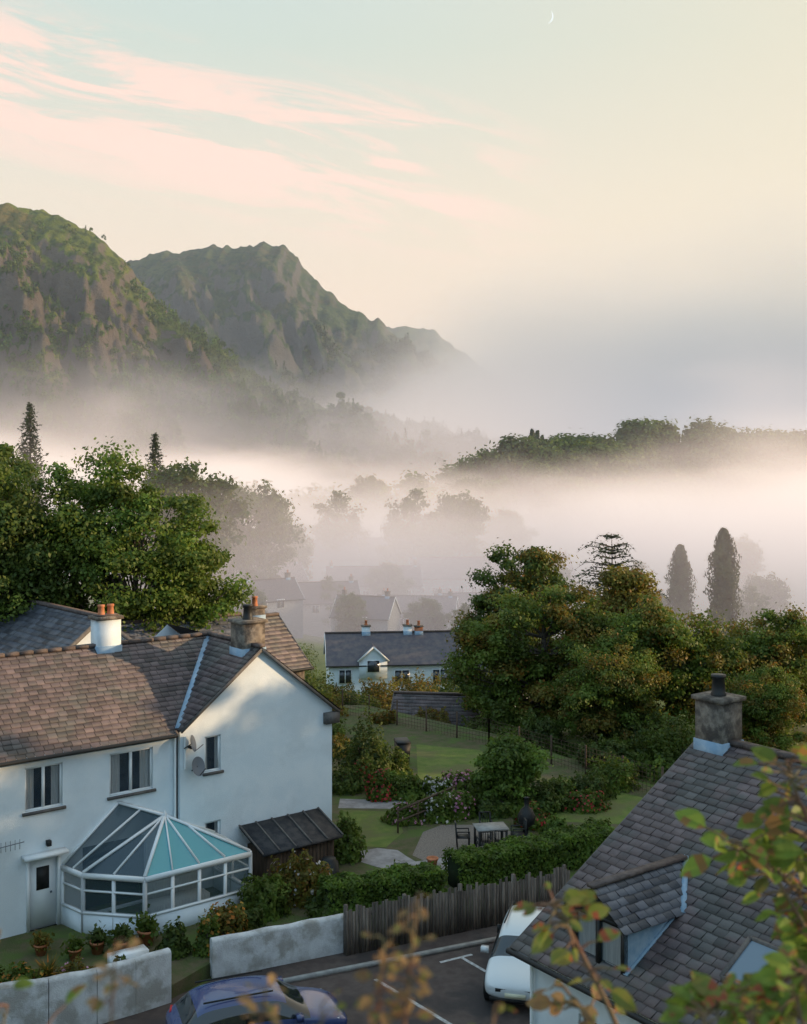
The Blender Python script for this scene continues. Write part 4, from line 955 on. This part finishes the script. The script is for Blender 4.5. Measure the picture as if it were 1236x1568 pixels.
# ------------------------------------------------------------------ world + sun
w = bpy.data.worlds.new('World'); scene.world = w; w.use_nodes = True; nt = w.node_tree
bg = nt.nodes['Background']
sky = nt.nodes.new('ShaderNodeTexSky'); sky.sky_type = 'NISHITA'; sky.sun_disc = False
sky.sun_elevation = SUN_EL; sky.sun_rotation = SUN_AZ; sky.dust_density = 2; sky.air_density = 1
tc = nt.nodes.new('ShaderNodeTexCoord'); sx = nt.nodes.new('ShaderNodeSeparateXYZ'); nt.links.new(tc.outputs['Generated'], sx.inputs[0])
X, Y, Z = sx.outputs
ramp = nt.nodes.new('ShaderNodeValToRGB'); cr = ramp.color_ramp
cr.elements[0].position = 0; cr.elements[0].color = (10.0, 7.1, 5.9, 1); cr.elements[1].position = 1; cr.elements[1].color = (5.4, 8.4, 11.2, 1)
for p, c in ((.12, (10.3, 8.0, 6.2)), (.22, (9.5, 8.4, 6.8)), (.34, (7.0, 8.0, 7.2)), (.6, (5.8, 8.2, 9.5))):
    el = cr.elements.new(p); el.color = (*c, 1)
nt.links.new(Z, ramp.inputs[0])
sund = (math.sin(SUN_AZ) * math.cos(SUN_EL), math.cos(SUN_AZ) * math.cos(SUN_EL), math.sin(SUN_EL))
dp = nt.nodes.new('ShaderNodeVectorMath'); dp.operation = 'DOT_PRODUCT'; nt.links.new(tc.outputs['Generated'], dp.inputs[0]); dp.inputs[1].default_value = sund
warm = mix(nt, sstep(nt, dp.outputs['Value'], -.12, .65, 0, .85), ramp.outputs[0], (10.1, 8.7, 6.2))
warm = mix(nt, sstep(nt, Y, .15, -.5, 0, .85), warm, (5.8, 8.9, 11.8))
base = mix(nt, .12, warm, sky.outputs[0])
cv = nt.nodes.new('ShaderNodeCombineXYZ'); vp = mth(nt, 'MULTIPLY_ADD', X, .17, Z)
nt.links.new(mth(nt, 'MULTIPLY', X, 5.0), cv.inputs[0]); nt.links.new(mth(nt, 'MULTIPLY', vp, 30.0), cv.inputs[1]); nt.links.new(Y, cv.inputs[2])
cn = ntex(nt, cv.outputs[0], 1, 10, .62, 1.0)
band = mth(nt, 'MULTIPLY', sstep(nt, vp, .16, .225), sstep(nt, vp, .268, .32, 1, 0))
xm_ = mth(nt, 'MULTIPLY', sstep(nt, X, -.02, .16, 1, 0), sstep(nt, Y, .2, .6))
cl = mth(nt, 'MULTIPLY', sstep(nt, cn, .42, .57), mth(nt, 'MULTIPLY', band, xm_))
base = mix(nt, mth(nt, 'MULTIPLY', cl, .95), base, (11.0, 7.8, 6.7))
setin(nt, bg.inputs[0], base); bg.inputs[1].default_value = .1

s = bpy.data.lights.new('sun', 'SUN'); s.energy = 5; s.angle = math.radians(.6); s.color = (1, .70, .40)
so = bpy.data.objects.new('sun', s); scene.collection.objects.link(so)
so.rotation_euler = Vector(sund).to_track_quat('Z', 'Y').to_euler()

b = B(); k = 24; r = 30
mm = bpy.data.materials.new('moon'); mm.use_nodes = True; mm.node_tree.nodes['Principled BSDF'].inputs['Emission Color'].default_value = (1, .97, .88, 1); mm.node_tree.nodes['Principled BSDF'].inputs['Emission Strength'].default_value = .6
for i in range(k):
    t0 = -1.5 + 2.4 * i / k; t1 = -1.5 + 2.4 * (i + 1) / k
    def f(t, q): 
        u = (t + .3) / 1.2; return (r * (math.cos(t) - q * .16 * max(0, 1 - u * u)), 0, r * math.sin(t))
    b.poly([f(t0, 0), f(t1, 0), f(t1, 1), f(t0, 1)], mm)
b.obj('moon', loc=(560, 4500, 1736))

# ------------------------------------------------------------------ camera
cam = bpy.data.cameras.new('camera'); co = bpy.data.objects.new('camera', cam); scene.collection.objects.link(co)
co.location = (0, 0, 0); co.rotation_euler = (math.radians(90), 0, 0)
cam.sensor_width = 36; cam.lens = 1750 / 1568 * 36; cam.shift_y = -84 / 1568; cam.clip_end = 20000; cam.clip_start = .05
cam.dof.use_dof = True; cam.dof.focus_distance = 40; cam.dof.aperture_fstop = 5.0
scene.camera = co
scene.view_settings.view_transform = 'Standard'; scene.view_settings.look = 'None'; scene.view_settings.exposure = 0
